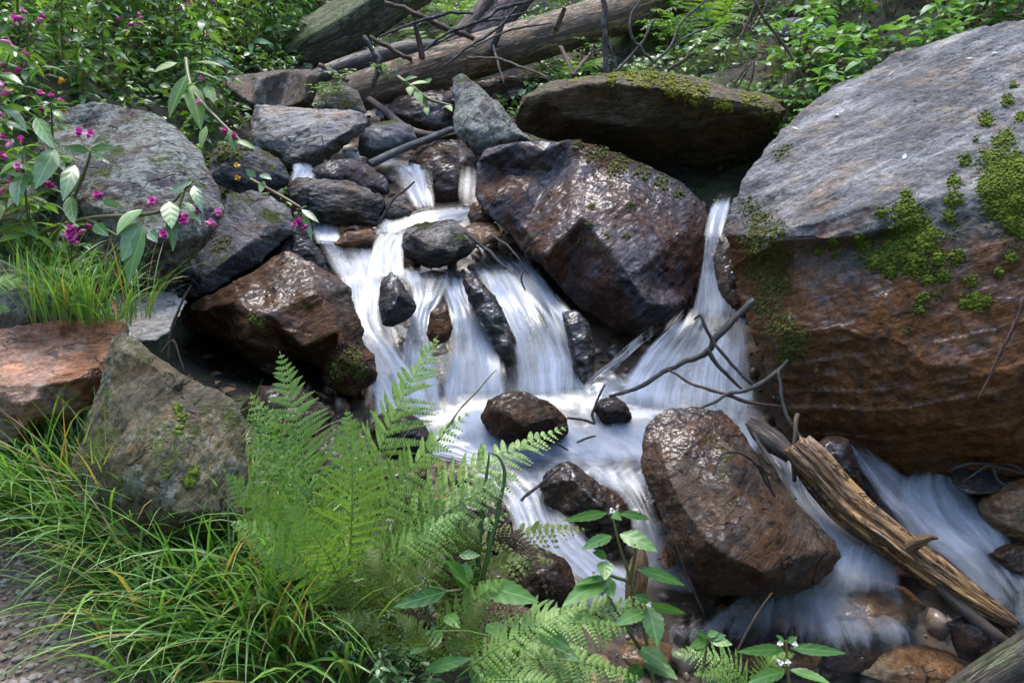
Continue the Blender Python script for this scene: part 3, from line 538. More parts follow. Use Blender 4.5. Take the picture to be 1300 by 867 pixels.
rock('R49', 'rock', 'dark ledge rock behind the curtains beside the big brown ledge rock', [(430,362),(480,352),(560,358),(600,392),(645,480),(620,540),(540,560),(480,540),(450,450)], 4.42, M['wet_dark'], tilt=.9, seed=75, bulge=.12)
rock('R50', 'rock', 'wet ledge under the first small curtain of water', [(400,312),(440,306),(500,305),(540,315),(530,352),(480,360),(430,362)], 4.98, M['wet_dark'], tilt=.8, seed=76, bulge=.15)
rock('R51', 'rock', 'dark stone hump washed by the fan of the narrow fall', [(850,520),(870,465),(900,450),(930,470),(950,520),(910,545),(870,545)], 4.12, M['wet_dark'], tilt=.8, seed=77, bulge=.15)

rock('R52', 'rock', 'added dark rock standing in for shade in the hollow behind the pointed olive rock', [(300,520),(330,490),(380,488),(420,520),(425,570),(370,600),(310,590)], 3.5, M['wet_dark'], seed=78)  # dark stone added so the bare lit ground reads as a shaded hollow
rock('R53', 'rock', 'added dark rock deepening the shaded hollow behind the upright fern fronds', [(380,560),(420,545),(470,560),(490,610),(460,650),(400,650),(370,610)], 3.2, M['wet_brown'], seed=79)  # also added: its dark colour stands for the shade behind the fern
rock('R54', 'rock', 'dark wet stone under the fern between pool and path', [(470,620),(510,600),(550,620),(560,670),(510,690),(470,670)], 3.05, M['wet_fleck'], seed=80)
# stones under and between the shallow lower water
def stone_outline(px, py, w, h, rng, k=9):
    return [(px + w / 2 * math.cos(a) * rng.uniform(.82, 1.1), py + h / 2 * math.sin(a) * rng.uniform(.82, 1.1)) for a in np.linspace(0, 2 * np.pi, k, endpoint=False)]
_rng = np.random.default_rng(5)
for i, (px, py, w, h, d) in enumerate([(900,800,110,46,2.93),(985,835,130,50,2.9),(1100,770,150,70,3.02),(1080,830,120,50,2.92),(1160,845,150,60,2.88),(1010,790,70,40,3.0),(1150,720,60,34,3.25),(1120,690,40,24,3.3),(940,770,60,30,3.08),(1230,870,90,50,2.85),(820,830,80,46,2.8),
      (1180,700,80,40,3.3),(1215,745,60,30,3.2),(760,600,60,26,3.66),(800,590,50,22,3.7),(650,640,60,34,3.4),(700,570,60,14,3.76),(640,592,60,20,3.66),(830,640,40,60,3.35),(845,700,40,50,3.12),(1010,700,50,40,3.2),(1180,640,40,24,3.45),(1190,690,50,26,3.3),(580,600,50,26,3.5),(520,600,60,26,3.45),(560,640,50,30,3.1)]):
    rock('S%d' % i, 'stone', 'smooth brown stone washed by the shallow lower stream', stone_outline(px, py, w, h, _rng), d, M['bed'] if i % 3 else M['wet_fleck'], seed=100 + i, tilt=1.2, facets=3, n1=.03, vox=2.6, group='stones in the lower stream', cat='stone')
# ------------------------------------------------------------------ water: silky white sheets along the flow
def water_mat(name, lo=.50, hi=.98, fine=1., white=(.25, .31, .41), film=.12, tint=(.93, .93, .92), soft=1., sh=1., gl=.15):
    """streaks run along v of the UV (metres); attribute dens = how much air is in the water"""
    k = NT(name); uv = k.n('UVMap').outputs[0]; dn = k.attr('dens')
    wv = k.noise(k.mapping(uv, sc=(5, 3.0, 1)), 1., 3, .5)
    u2 = k.n('CombineXYZ', {0: k.math('ADD', k.n('SeparateXYZ', {0: uv}).outputs[0], k.math('MULTIPLY', k.math('SUBTRACT', wv, .5), .05)), 1: k.n('SeparateXYZ', {0: uv}).outputs[1], 2: 0.}).outputs[0]
    s1 = k.noise(k.mapping(u2, sc=(27 * fine, 1.8, 1)), 1., 4, .6); s2 = k.noise(k.mapping(u2, sc=(140 * fine, 3.5, 1)), 1., 3, .6); s3 = k.noise(k.mapping(u2, sc=(9, 2.5, 1)), 1., 3, .5); s4 = k.noise(k.pos(), 7., 3, .55)
    st = k.math('ADD', k.math('ADD', k.math('MULTIPLY', k.math('SUBTRACT', s1, .5), .5 * soft * sh), k.math('MULTIPLY', k.math('SUBTRACT', s2, .5), .13 * soft * sh)), k.math('ADD', k.math('MULTIPLY', s3, .4), k.math('MULTIPLY', s4, .3 + .68 * (1 - soft))))
    st = k.math('ADD', st, .19 - .34 * (1 - soft))
    st = k.math('ADD', .54, k.math('MULTIPLY', k.math('SUBTRACT', st, .54), k.mixf(k.attr('lay'), .5, 1.15)))
    al = k.mapr(k.math('ADD', st, k.math('MULTIPLY', k.math('SUBTRACT', dn, .5), .8)), lo, hi, 0, 1)
    ed = k.math('ADD', dn, k.math('MULTIPLY', k.math('SUBTRACT', k.math('ADD', k.math('MULTIPLY', s1, .6), k.math('MULTIPLY', s3, .4)), .5), 1.1))
    al = k.math('MULTIPLY', k.math('MULTIPLY', al, k.mapr(ed, .12, .55, 0, .96, True)), k.mapr(dn, 0, .12))
    nrm = k.bump(st, .15, .015)
    df = k.n('BsdfDiffuse', {0: white, 2: nrm}); tr = k.n('BsdfTranslucent', {0: white})
    foam = k.n('MixShader', {0: .45, 1: df.outputs[0], 2: tr.outputs[0]})
    fr = k.n('Fresnel', {0: 1.33, 1: nrm})
    clear = k.n('MixShader', {0: k.math('MULTIPLY', k.mapr(dn, .12, .6), k.math('MULTIPLY', fr.outputs[0], gl)), 1: k.n('BsdfTransparent', {0: tint}).outputs[0], 2: k.n('BsdfGlossy', {0: (.75, .78, .82), 1: .3, 2: nrm}).outputs[0]})
    return k.shade(k.n('MixShader', {0: al, 1: clear.outputs[0], 2: foam.outputs[0]}).outputs[0])
WM = water_mat('falling_water', .52, .93, sh=1.6, white=(.50, .56, .65), gl=.06); WP = water_mat('stream_water', fine=.7, soft=.6, white=(.47, .52, .60))

WS = water_mat('rapid_water', .53, .96, sh=1.5, fine=.8, white=(.47, .52, .59), gl=.1)

def ribbon(mb, secs, dens=.6, nu=28, nv=48, layers=2, edge=.16, ends=(.12, .12), lump=.012, seed=0, gap=.02, iso=False):
    """secs: (Lx,Ly,Ld, Rx,Ry,Rd[,dens]) across the flow, from the top down"""
    A = catmull([P(*s[:3]) for s in secs], nv); B = catmull([P(*s[3:6]) for s in secs], nv)
    dd = np.interp(np.linspace(0, 1, nv), np.linspace(0, 1, len(secs)), [s[6] if len(s) > 6 else dens for s in secs])
    u = np.linspace(0, 1, nu)
    for l in range(layers):
        V = A[:, None] * (1 - u)[None, :, None] + B[:, None] * u[None, :, None]
        W = np.linalg.norm(B - A, axis=1).mean(); mid = (A + B) / 2
        ln = np.concatenate(([0], np.cumsum(np.linalg.norm(np.diff(mid, axis=0), axis=1))))
        uu = np.broadcast_to(u * W, (nv, nu)); vv = np.broadcast_to(ln[:, None], (nv, nu))
        # normal of the sheet
        du = np.gradient(V, axis=1); dv = np.gradient(V, axis=0); N = np.cross(du, dv); N /= np.linalg.norm(N, axis=2)[..., None] + 1e-9
        tocam = np.array((0, 0, CAM_H)) - V; N = np.where((N * tocam).sum(2)[..., None] < 0, -N, N)
        q = np.stack((uu.ravel() * (4 if iso else 9) + seed * 3.7, vv.ravel() * (3.5 if iso else 1.6), np.full(nu * nv, l * 3.1 + seed)), 1)
        h = lump * (fbm(q, 3, seed) * 1.5 + .5 * perlin(q * (3.5, 1.2, 1), seed + 5)) + l * gap + np.repeat(np.ones(nv), nu) * .0
        V = V + N * h.reshape(nv, nu, 1)
        eu = np.clip(np.minimum(u, 1 - u) / edge, 0, 1)[None]; ev = np.clip(np.linspace(0, 1, nv) / max(ends[0], 1e-3), 0, 1) * np.clip((1 - np.linspace(0, 1, nv)) / max(ends[1], 1e-3), 0, 1)
        wob = np.clip(1 + .7 * perlin(np.stack((uu.ravel() * 6, vv.ravel() * 2.5, np.full(nu * nv, seed + l * 9.)), 1), seed + 2).reshape(nv, nu), .3, 1.5)
        D = (dd + .05)[:, None] * (eu * ev[:, None]) ** .75 * (wob if l else np.minimum(wob + .1, 1.2)) * (1 if l == 0 else .85)
        idx = np.arange(nu * nv).reshape(nv, nu); Q = np.stack((idx[:-1, :-1], idx[:-1, 1:], idx[1:, 1:], idx[1:, :-1]), -1).reshape(-1, 4)
        mb.add(V.reshape(-1, 3), Q.tolist(), np.stack((uu.ravel() + seed * 1.3 + l * .47, vv.ravel() + seed * 2.1), 1), np.clip(D, 0, 1).ravel() + (2 if l else 0))
def build_water(name, mb, m):
    o = mb.build(name, m); d_ = np.zeros(len(o.data.vertices), np.float32); o.data.attributes['rnd'].data.foreach_get('value', d_); o.data.attributes['rnd'].name = 'dens'; o.data.attributes['dens'].data.foreach_set('value', d_ % 2); set_attr(o.data, 'lay', (d_ >= 2) * 1.); o['kind'] = 'structure'; return o

w = MB()   # small fall at the top, chute, thin veil
ribbon(w, [(466,120,7.2,500,118,7.2),(466,130,7.0,500,126,7.0),(467,140,6.9,499,138,6.9),(468,158,6.75,497,156,6.75)], .62, 20, 20, seed=1, ends=(.3,.25))
ribbon(w, [(464,212,5.85,530,190,6.02,.5),(478,218,5.7,548,204,5.85,.62),(492,228,5.48,552,216,5.58,.66),(512,246,5.26,552,242,5.32,.66),(526,270,5.1,556,268,5.16,.72)], .75, 34, 40, seed=2, edge=.35, ends=(.3,.15))
ribbon(w, [(452,203,5.95,470,196,6.05),(470,210,5.8,500,200,5.9),(490,214,5.68,530,204,5.78)], .6, 20, 24, seed=42, ends=(.3,.3), edge=.3)
ribbon(w, [(482,196,6.2,510,182,6.35),(478,204,6.0,515,192,6.1),(480,210,5.85,520,198,5.95)], .55, 20, 20, seed=43, ends=(.3,.3), edge=.3)
ribbon(w, [(470,256,5.2,492,262,5.2),(476,268,5.1,505,268,5.1),(480,282,5.0,513,282,5.0),(478,296,4.88,512,298,4.88)], .7, 20, 24, seed=44, ends=(.3,.2), edge=.3)
ribbon(w, [(582,208,5.5,610,210,5.5),(580,235,5.36,611,236,5.36),(578,264,5.2,610,264,5.2)], .48, 14, 24, layers=1, seed=3, ends=(.4,.4), edge=.4)
ribbon(w, [(368,212,5.55,398,206,5.65),(370,220,5.42,404,222,5.42),(366,234,5.3,398,234,5.3)], .7, 14, 20, seed=4)
ribbon(w, [(432,192,6.0,452,190,6.0),(436,200,5.9,458,200,5.9),(442,207,5.8,466,208,5.8)], .6, 12, 16, seed=5)
build_water('upper_water', w, WM)
w = MB()   # slanting run and first small curtains
ribbon(w, [(604,258,5.25,604,284,5.15,0.62),(588,260,5.2,586,288,5.05,0.62),(552,264,5.1,560,292,4.95,0.62),(520,272,5.05,528,298,4.9,0.6),(492,286,5.0,508,306,4.85,0.56),(470,296,4.95,500,322,4.75,0.5)], .62, 24, 44, seed=6, edge=.3)
ribbon(w, [(478,276,5.05,515,272,5.1),(480,288,4.95,513,284,5.0),(470,300,4.85,512,298,4.9)], .6, 18, 20, seed=7)
ribbon(w, [(396,300,4.95,480,302,4.95,0.5),(402,312,4.85,482,313,4.87,0.55),(412,330,4.7,484,330,4.73,0.56),(424,348,4.58,488,346,4.62,0.62),(432,362,4.5,500,360,4.52,0.6)], .56, 36, 36, seed=8, ends=(.1,.25))
ribbon(w, [(476,300,4.85,532,298,4.85,0.55),(472,314,4.75,516,312,4.75,0.6),(468,334,4.62,514,334,4.62,0.62),(464,356,4.5,516,354,4.52,0.75)], .66, 26, 36, seed=9)
ribbon(w, [(390,280,5.05,436,282,5.05),(394,294,4.95,434,296,4.92),(400,310,4.84,436,312,4.84)], .7, 18, 18, seed=10)
ribbon(w, [(425,345,4.62,585,340,4.75),(430,356,4.55,590,350,4.68),(438,368,4.48,590,362,4.58)], .62, 44, 20, seed=11, ends=(.3,.3))
build_water('ledge_water', w, WM)
w = MB()   # the main falls
ribbon(w, [(425,350,4.75,695,350,4.85,0.36),(430,380,4.59,722,385,4.63,0.48),(438,430,4.37,742,430,4.43,0.46),(452,490,4.11,756,490,4.17,0.54),(468,555,3.89,780,548,3.93,0.71)], .6, 90, 50, seed=41, ends=(.15,.15), edge=.08)
ribbon(w, [(428,352,4.52,492,350,4.55,0.6),(432,375,4.38,486,372,4.4,0.56),(436,410,4.2,486,412,4.22,0.54),(450,450,4.05,510,445,4.08,0.58),(466,500,3.88,545,500,3.9,0.74),(474,565,3.68,565,565,3.7,0.9)], .72, 40, 60, seed=12, ends=(.08,.2))
ribbon(w, [(505,350,4.58,580,350,4.62,0.5),(522,375,4.42,562,380,4.42,0.56),(520,400,4.3,548,405,4.3,0.6),(510,430,4.18,550,436,4.16,0.6),(500,480,4.0,560,475,4.02,0.74),(492,550,3.75,570,548,3.78,0.9)], .82, 36, 60, seed=13, ends=(.08,.2))
ribbon(w, [(552,352,4.66,606,346,4.72,0.48),(562,378,4.5,604,372,4.55,0.58),(568,400,4.36,620,408,4.34,0.64),(566,440,4.18,638,450,4.18,0.62),(560,490,3.98,648,490,4.0,0.74),(552,565,3.72,668,560,3.78,0.92)], .84, 40, 60, seed=14, ends=(.08,.2))
ribbon(w, [(570,322,5.0,660,316,5.05,0.4),(588,336,4.85,684,336,4.88,0.5),(602,350,4.68,698,354,4.68,0.6),(620,380,4.48,716,380,4.48,0.62),(638,415,4.3,734,410,4.32,0.6),(648,455,4.14,746,450,4.16,0.62),(648,505,3.96,752,505,4.0,0.78),(636,560,3.78,770,550,3.85,0.92)], .78, 56, 70, seed=15, ends=(.06,.2), edge=.12)
ribbon(w, [(520,320,4.9,610,330,4.88),(530,335,4.8,612,342,4.78),(545,350,4.68,620,356,4.66)], .45, 30, 20, seed=16, layers=1)
ribbon(w, [(600,395,4.36,640,405,4.34),(620,440,4.2,655,445,4.2),(632,490,4.03,672,490,4.03),(630,550,3.8,690,550,3.82)], .4, 26, 40, seed=17, layers=1)
build_water('main_waterfall', w, WM)
w = MB()   # narrow fall and its fan
ribbon(w, [(914,240,5.2,934,240,5.2,0.5),(906,256,4.75,930,254,4.75,0.7),(899,272,4.6,926,270,4.6,0.75),(893,300,4.45,918,298,4.45,0.62),(888,340,4.32,916,336,4.32,0.62),(876,385,4.18,934,385,4.2,0.64),(860,420,4.06,950,420,4.08,0.68)], .7, 24, 50, seed=18, edge=.16, ends=(.3,.15))
ribbon(w, [(860,395,4.2,950,380,4.25,0.5),(838,420,4.1,960,410,4.12,0.6),(800,455,4.02,968,450,3.98,0.66),(772,490,3.93,975,495,3.86,0.64),(758,545,3.78,978,550,3.66,0.7)], .72, 60, 50, seed=19, edge=.15, ends=(.2,.2))
ribbon(w, [(860,400,4.25,800,432,4.2),(820,425,4.18,770,470,4.1),(770,460,4.1,745,505,4.0),(735,490,4.05,730,530,3.92)], .5, 36, 36, seed=20, ends=(.2,.2), edge=.25)
build_water('narrow_waterfall', w, WM)
w = MB()   # foaming pool
ribbon(w, [(455,505,3.97,970,490,3.98),(462,525,3.86,975,510,3.88),(470,550,3.75,985,540,3.75),(520,575,3.66,985,566,3.66),(580,592,3.58,960,590,3.58),(600,612,3.5,900,612,3.5)], .9, 90, 50, seed=21, edge=.08, ends=(.5,.35), lump=.015, iso=True)
ribbon(w, [(540,520,3.9,740,500,3.98),(520,550,3.75,760,530,3.85),(520,580,3.65,780,560,3.74),(560,600,3.56,760,590,3.62)], .85, 60, 30, seed=22, iso=True, lump=.06, edge=.3, ends=(.3,.3), layers=2, gap=.04)
ribbon(w, [(720,470,4.05,830,480,4.05),(715,500,3.95,850,505,3.95),(720,540,3.82,860,540,3.82),(730,570,3.72,850,570,3.72)], .75, 50, 30, seed=23, iso=True, lump=.06, edge=.3, ends=(.3,.3), gap=.04)
ribbon(w, [(600,596,3.6,860,588,3.66,.75),(620,612,3.5,850,606,3.55,.5),(650,630,3.42,840,630,3.42,.3)], .6, 60, 30, seed=24, ends=(.25,.3))
build_water('pool_water', w, WP)
w = MB()   # lower stream, splitting round the rocks
ribbon(w, [(560,600,3.56,700,580,3.66,.35),(590,615,3.48,720,596,3.55,.55),(628,630,3.4,716,622,3.42,.6),(645,660,3.26,726,660,3.26,.62),(655,700,3.1,756,695,3.12,.66),(690,740,2.98,800,730,3.02,.8),(710,790,2.86,850,775,2.92,.5)], .6, 44, 60, seed=25, edge=.15)
ribbon(w, [(725,588,3.56,835,592,3.56,.45),(760,612,3.44,834,620,3.42,.4),(792,640,3.32,834,650,3.28,.45),(800,680,3.15,856,690,3.13,.55),(800,720,3.04,880,735,3.02,.6),(780,765,2.95,905,765,2.95,.45)], .5, 36, 60, seed=26)
ribbon(w, [(700,730,3.03,800,705,3.1,.85),(700,760,2.96,830,740,3.0,.9),(720,790,2.88,850,775,2.92,.6)], .8, 36, 24, seed=27, iso=True, lump=.03, edge=.25, ends=(.3,.3))
ribbon(w, [(955,560,3.62,1045,560,3.6,0.54),(975,590,3.45,1040,600,3.42,0.6),(1000,630,3.3,1045,640,3.28,0.64),(1035,670,3.17,1085,680,3.15,0.66),(1035,715,3.06,1140,705,3.1,0.74),(1010,760,2.98,1160,750,3,0.46),(980,800,2.9,1180,790,2.93,0.29)], .55, 44, 60, seed=28)
ribbon(w, [(1050,545,3.7,1092,552,3.7,0.67),(1070,575,3.58,1120,582,3.6,0.67),(1090,610,3.46,1160,610,3.5,0.64),(1120,650,3.34,1190,640,3.4,0.67),(1160,700,3.2,1240,690,3.25,0.57)], .7, 30, 50, seed=29, edge=.2)
ribbon(w, [(1140,600,3.55,1225,588,3.6,.7),(1130,630,3.42,1235,615,3.48,.95),(1140,660,3.32,1260,650,3.38,.95),(1170,690,3.22,1285,685,3.26,.85),(1220,735,3.1,1310,725,3.15,.7),(1260,790,2.95,1340,770,3.0,.55)], .8, 50, 50, seed=30, iso=True, lump=.04, edge=.22)
ribbon(w, [(740,745,2.89,1330,690,3.23,0.19),(745,775,2.81,1330,740,3.05,0.34),(740,805,2.72,1335,790,2.89,0.38),(730,850,2.61,1345,840,2.77,0.24),(710,920,2.45,1360,910,2.61,0.19)], .2, 110, 60, seed=31, lump=.02, edge=.04, ends=(.02,.02), layers=1)
ribbon(w, [(950,740,2.91,1060,720,2.98,0.44),(900,770,2.84,1100,745,2.92,0.49),(850,800,2.76,1150,775,2.86,0.49),(820,850,2.63,1180,830,2.74,0.24),(800,900,2.53,1200,880,2.63,0.24)], .35, 80, 50, seed=32, lump=.02, edge=.2, layers=1)
ribbon(w, [(1060,690,3.1,1150,690,3.13,0.8),(1040,720,3.01,1160,720,3.03,0.75),(1030,760,2.92,1170,755,2.95,0.4)], .6, 50, 30, seed=33, iso=True, lump=.03, edge=.25)
ribbon(w, [(990,795,2.81,1160,775,2.88,0.46),(1000,808,2.77,1180,796,2.82,0.51),(1010,840,2.68,1190,830,2.73,0.26)], .5, 50, 24, seed=34, lump=.03, edge=.2, layers=1)
build_water('stream_water', w, WS)
w = MB()   # a spill glimpsed in the hollow
ribbon(w, [(222,420,4.3,240,418,4.3),(228,440,4.2,254,440,4.2),(235,465,4.1,272,466,4.1),(240,490,4.0,290,490,4.0)], .42, 20, 30, seed=35, ends=(.1,.3))
build_water('hollow_water', w, WM)
# ------------------------------------------------------------------ trunks, logs, sticks
M['trunk'] = wood_mat('weathered_trunk', (.085, .046, .022), (.42, .24, .11), wet=.15, moss=.02, grain=7, seed=1)
M['trunk_red'] = wood_mat('reddish_trunk', (.10, .06, .045), (.32, .2, .16), grain=6, seed=2)
M['log'] = wood_mat('rotten_log', (.17, .085, .03), (.50, .275, .09), wet=.2, grain=3, seed=3)
M['log_dark'] = wood_mat('dark_wet_log', (.03, .02, .013), (.16, .09, .04), wet=.6, grain=6, seed=4)
M['bark'] = wood_mat('twig_bark', (.022, .018, .016), (.085, .07, .06), wet=.3, grain=2, seed=5)
M['bark_grey'] = wood_mat('grey_stick', (.10, .105, .095), (.24, .25, .225), wet=.2, grain=3, seed=6)
M['bark_tan'] = wood_mat('tan_stick', (.14, .085, .045), (.34, .23, .14), grain=3, seed=7)
M['bark_lichen'] = wood_mat('lichen_branch', (.05, .042, .036), (.15, .13, .11), grain=2, seed=8, lichen=.6)
M['bark_red'] = wood_mat('reddish_twig', (.10, .035, .025), (.20, .085, .06), grain=2, seed=9)

def log(name, label, cat, pts, rad_px, mat, sides=22, n=90, grain=.08, knob=.12, seed=0, flat=1., parent=None, group=None, jag=0., square=0.):
    W = np.array([P(*q) for q in pts]); dm = np.mean([q[2] for q in pts]); r = np.array(rad_px) * dm / F
    V, Fs, uv = tube_geo(W, r, sides, n, 0, seed, flat)
    ring = V.reshape(n, sides, 3); c = ring.mean(1, keepdims=True); dv = ring - c
    ang = np.linspace(0, 2 * np.pi, sides, endpoint=False); t = uv.reshape(n, sides, 2)[:, 0, 1]
    A, T = np.meshgrid(ang, t); q = np.stack((np.cos(A).ravel() * 2.6, np.sin(A).ravel() * 2.6, T.ravel() * 1.6), 1)
    h = grain * (fbm(q * (2, 2, .8), 4, seed) * 1.6 + np.abs(perlin(q * (3.2, 3.2, .8), seed + 1)) * -1.2 - .8 * np.abs(perlin(q * (7, 7, 1.5), seed + 2))) + knob * fbm(q * (.6, .6, 1.8), 3, seed + 7) * 1.4
    sq = (1 / np.maximum(abs(np.cos(ang + .5)), abs(np.sin(ang + .5))) - 1) * square + 1 if square else np.ones(sides)
    ring = c + dv * (1 + h.reshape(n, sides, 1)) * sq[None, :, None]
    if jag:
        ax = (c[-1, 0] - c[0, 0]); ax /= np.linalg.norm(ax)
        for e, s in ((0, -1), (n - 1, 1)):
            j = jag * r[0] * perlin(np.stack((np.cos(ang) * 2, np.sin(ang) * 2, np.full(sides, seed + e * 1.)), 1), seed)
            ring[e] += s * ax * j[:, None]
    mb = MB(); mb.add(ring.reshape(-1, 3), Fs, uv, .5)
    if parent is not None: return mb.build(name, mat, parent)
    o = mb.build(name, mat); return tag(o, label, cat, group)

t = log('tree_log', 'thick bare brown fallen trunk lying across the stream at the back', 'tree trunk', [(440,124,6.85),(470,113,6.9),(540,92,7.0),(610,70,7.15),(700,44,7.4),(780,18,7.7),(880,-14,8.1)], [20,24,25,26,27,28,28], M['trunk'], 30, 140, .05, .09, seed=3, jag=1.2)
log('branch_stub', None, None, [(536,74,6.85),(532,52,6.8),(526,30,6.75)], [4.5,3.5,2], M['bark_red'], 8, 16, parent=t)
log('branch_stub', None, None, [(622,66,6.95),(632,45,6.9),(641,22,6.85)], [5,4,2.5], M['bark'], 8, 16, parent=t)
log('branch_stub', None, None, [(706,36,7.2),(712,22,7.15),(717,10,7.1)], [4,3.5,2.5], M['bark_tan'], 8, 16, parent=t)
log('tree_log', 'reddish trunk leaning up behind the thick fallen trunk', 'tree trunk', [(585,62,8.0),(612,36,8.1),(640,5,8.3),(680,-40,8.6)], [22,24,26,28], M['trunk_red'], 24, 70, .05, .08, seed=5)
log('tree_log', 'slim pale trunk beside the reddish leaning trunk', 'tree trunk', [(572,58,7.8),(598,28,7.9),(625,-10,8.0)], [8,8,9], M['trunk_red'], 14, 50, .05, .08, seed=6)
log('rotten_log', 'dark rotten log under the tilted mossy slab', 'log', [(400,98,7.3),(450,80,7.4),(520,62,7.6),(560,60,7.8)], [9,11,11,8], M['log_dark'], 16, 50, seed=7)
log('mossy_log', 'big slanting squared log with a flat moss green top above the stream', 'log', [(366,70,7.7),(400,54,7.75),(440,32,7.85),(480,6,7.95),(530,-26,8.1)], [15,24,26,26,26], wood_mat('mossy_timber', (.03, .028, .012), (.15, .14, .05), moss=.85, grain=5, seed=22), 40, 90, .06, .08, seed=23, jag=1., square=.8)
t = log('weathered_log', 'weathered splintered brown log slanting over the lower rapids', 'log', [(1012,566,3.2),(1030,588,3.16),(1075,640,3.1),(1120,676,3.04),(1180,722,2.97),(1240,764,2.9),(1286,792,2.86)], [17,21,22,20,18,14,7], M['log'], 90, 420, .34, .12, seed=11, jag=1.6, square=.7)
log('knot', None, None, [(1156,694,2.96),(1170,686,2.92),(1180,682,2.91),(1191,683,2.9)], [9,7,4.5,1.5], M['log'], 16, 30, .12, .2, parent=t, seed=2)
log('splinter', None, None, [(1190,742,2.93),(1230,778,2.88),(1265,806,2.84),(1292,822,2.82)], [7,9,8,5], M['log_dark'], 14, 50, .12, .2, parent=t, seed=3)
log('splinter', None, None, [(1012,590,3.13),(1030,604,3.1),(1044,618,3.08)], [3,5,2], M['log'], 8, 20, .12, .2, parent=t, seed=4)
log('rotten_log', 'end of a dark mossy log at the lower corner of the rapids', 'log', [(1190,905,2.62),(1250,862,2.66),(1310,826,2.7),(1380,790,2.75)], [18,23,25,26], wood_mat('mossy_log', (.016, .011, .007), (.075, .048, .02), wet=.3, moss=.08, grain=5, seed=12), 24, 70, .1, .15, seed=13)
log('stump', 'dark broken wood chunk between the wet boulder and the weathered log', 'wood', [(952,536,3.5),(966,548,3.45),(985,562,3.4),(1004,578,3.35)], [7,14,15,10], M['log_dark'], 18, 40, .12, .25, seed=14, jag=1.5)
log('stump', 'orange splintered stub of wood standing behind the nettle', 'wood', [(806,765,2.82),(808,735,2.82),(812,712,2.82),(814,699,2.82)], [13,14,11,5], M['log'], 18, 40, .12, .2, seed=15, jag=1.5)
log('pole', 'straight grey pole lying across the upper chute', 'stick', [(470,209,5.62),(510,190,5.7),(545,176,5.78),(574,164,5.86)], [5.5,5,4.5,4], M['bark_grey'], 10, 40, .03, .05, seed=16)
log('stick', 'thin tan stick beneath the straight grey pole', 'stick', [(530,186,5.85),(555,177,5.88),(578,170,5.9)], [2.5,2.5,2], M['bark_tan'], 7, 20, seed=17)
log('stick', 'curved brown branch lying from the small top fall to the round stone', 'stick', [(468,126,6.6),(490,142,6.5),(510,160,6.4),(535,170,6.3),(565,172,6.25)], [4,5,5.5,5,4], M['trunk_red'], 10, 50, .05, .1, seed=18)

def branch(name, label, cat, lines, mat, group=None):
    """a branch with forks: lines = [(points, radii px)]; one wooden body"""
    mb = MB()
    for i, (pts, rp) in enumerate(lines):
        W = [P(*q) for q in pts]; dm = np.mean([q[2] for q in pts])
        n = max(10, 6 * len(pts)); rr = np.interp(np.linspace(0, 1, n), np.linspace(0, 1, len(rp)), rp) * (1 + .35 * np.clip(perlin(np.stack((np.arange(n) * .45, np.full(n, i * 3.), np.full(n, len(pts) * 1.7)), 1), i), -.3, 1)); V, Fs, uv = tube_geo(W, rr * dm / F, 6, n, .3, i + len(pts))
        c = V.reshape(n, 6, 3).mean(1); kink = .8 * np.mean(rp) * dm / F * np.stack([perlin(c * 14 + k * 9, i + k) for k in range(3)], 1) * 1.6
        V = V + np.repeat(kink, 6, 0); mb.add(V, Fs, uv, .5)
    return tag(mb.build(name, mat), label, cat, group)
def D(pts, d, d2=None):
    n = len(pts); d2 = d if d2 is None else d2
    return [(q[0], q[1], d + (d2 - d) * i / max(1, n - 1)) for i, q in enumerate(pts)]

branch('branch', 'long forked dead branch reaching over the pool in front of the narrow fall', 'branch',
       [(D([(958,380),(911,427),(899,445),(848,470),(805,494),(772,502)], 3.62, 3.72), [4.6,4.5,4.2,3.2,2.8,2]), (D([(899,445),(915,468),(941,494)], 3.64, 3.62), [3.2,2.6,1.6]),
        (D([(882,406),(885,402),(890,402),(902,429),(925,459),(956,490)], 3.55, 3.5), [1.2,1.6,1.8,2.2,2.2,2])], M['bark'])
branch('branch', 'thin reddish dead branch crossing below the forked branch', 'branch',
       [(D([(848,468),(878,487),(913,498),(948,510),(993,516)], 3.6, 3.4), [1.4,1.8,2.2,2.2,1.8])], M['bark_red'])
branch('branch', 'pale curved dead branch with a forked tip beside the huge boulder', 'branch',
       [(D([(888,519),(925,501),(957,492),(985,473),(1000,457)], 3.5, 3.4), [1.5,2.4,3.2,3,1.6]), (D([(989,471),(993,508),(1003,535),(1018,558)], 3.4, 3.35), [1.8,2.2,2.2,1.8])], M['bark_grey'])
branch('stick', 'short upright tan stick by the end of the weathered log', 'stick', [(D([(1012,526),(1010,545),(1008,612)], 3.3, 3.22), [3,3,2.6])], M['bark_tan'])
branch('twig', 'little bent dark twig poking up from the foaming pool', 'twig', [(D([(768,488),(760,505),(752,526),(754,537),(740,533),(720,531)], 3.7, 3.65), [1.2,1.6,2,2,1.8,1.6])], M['bark'])
branch('twig', 'dark twig touching the brown pool rock', 'twig', [(D([(691,556),(706,563),(722,571)], 3.6), [2,1.6,1.1]), (D([(691,556),(702,546),(716,539)], 3.6), [2,2,1.4])], M['bark_red'])
branch('twig', 'tiny dark twig floating on the white pool', 'twig', [(D([(732,561),(744,557),(756,554)], 3.62), [1.4,1.6,1.2])], M['bark'])
branch('twig', 'dark twig leaning on the flecked wet rock', 'twig', [(D([(662,636),(672,625),(690,612),(712,592)], 3.2), [1.8,2.2,1.8,1.2])], M['bark'])
branch('twig', 'dark stick lying at the lip of the widest cascade', 'twig', [(D([(590,294),(621,320),(642,341)], 4.6, 4.5), [2.2,2.2,1.6])], M['bark'])
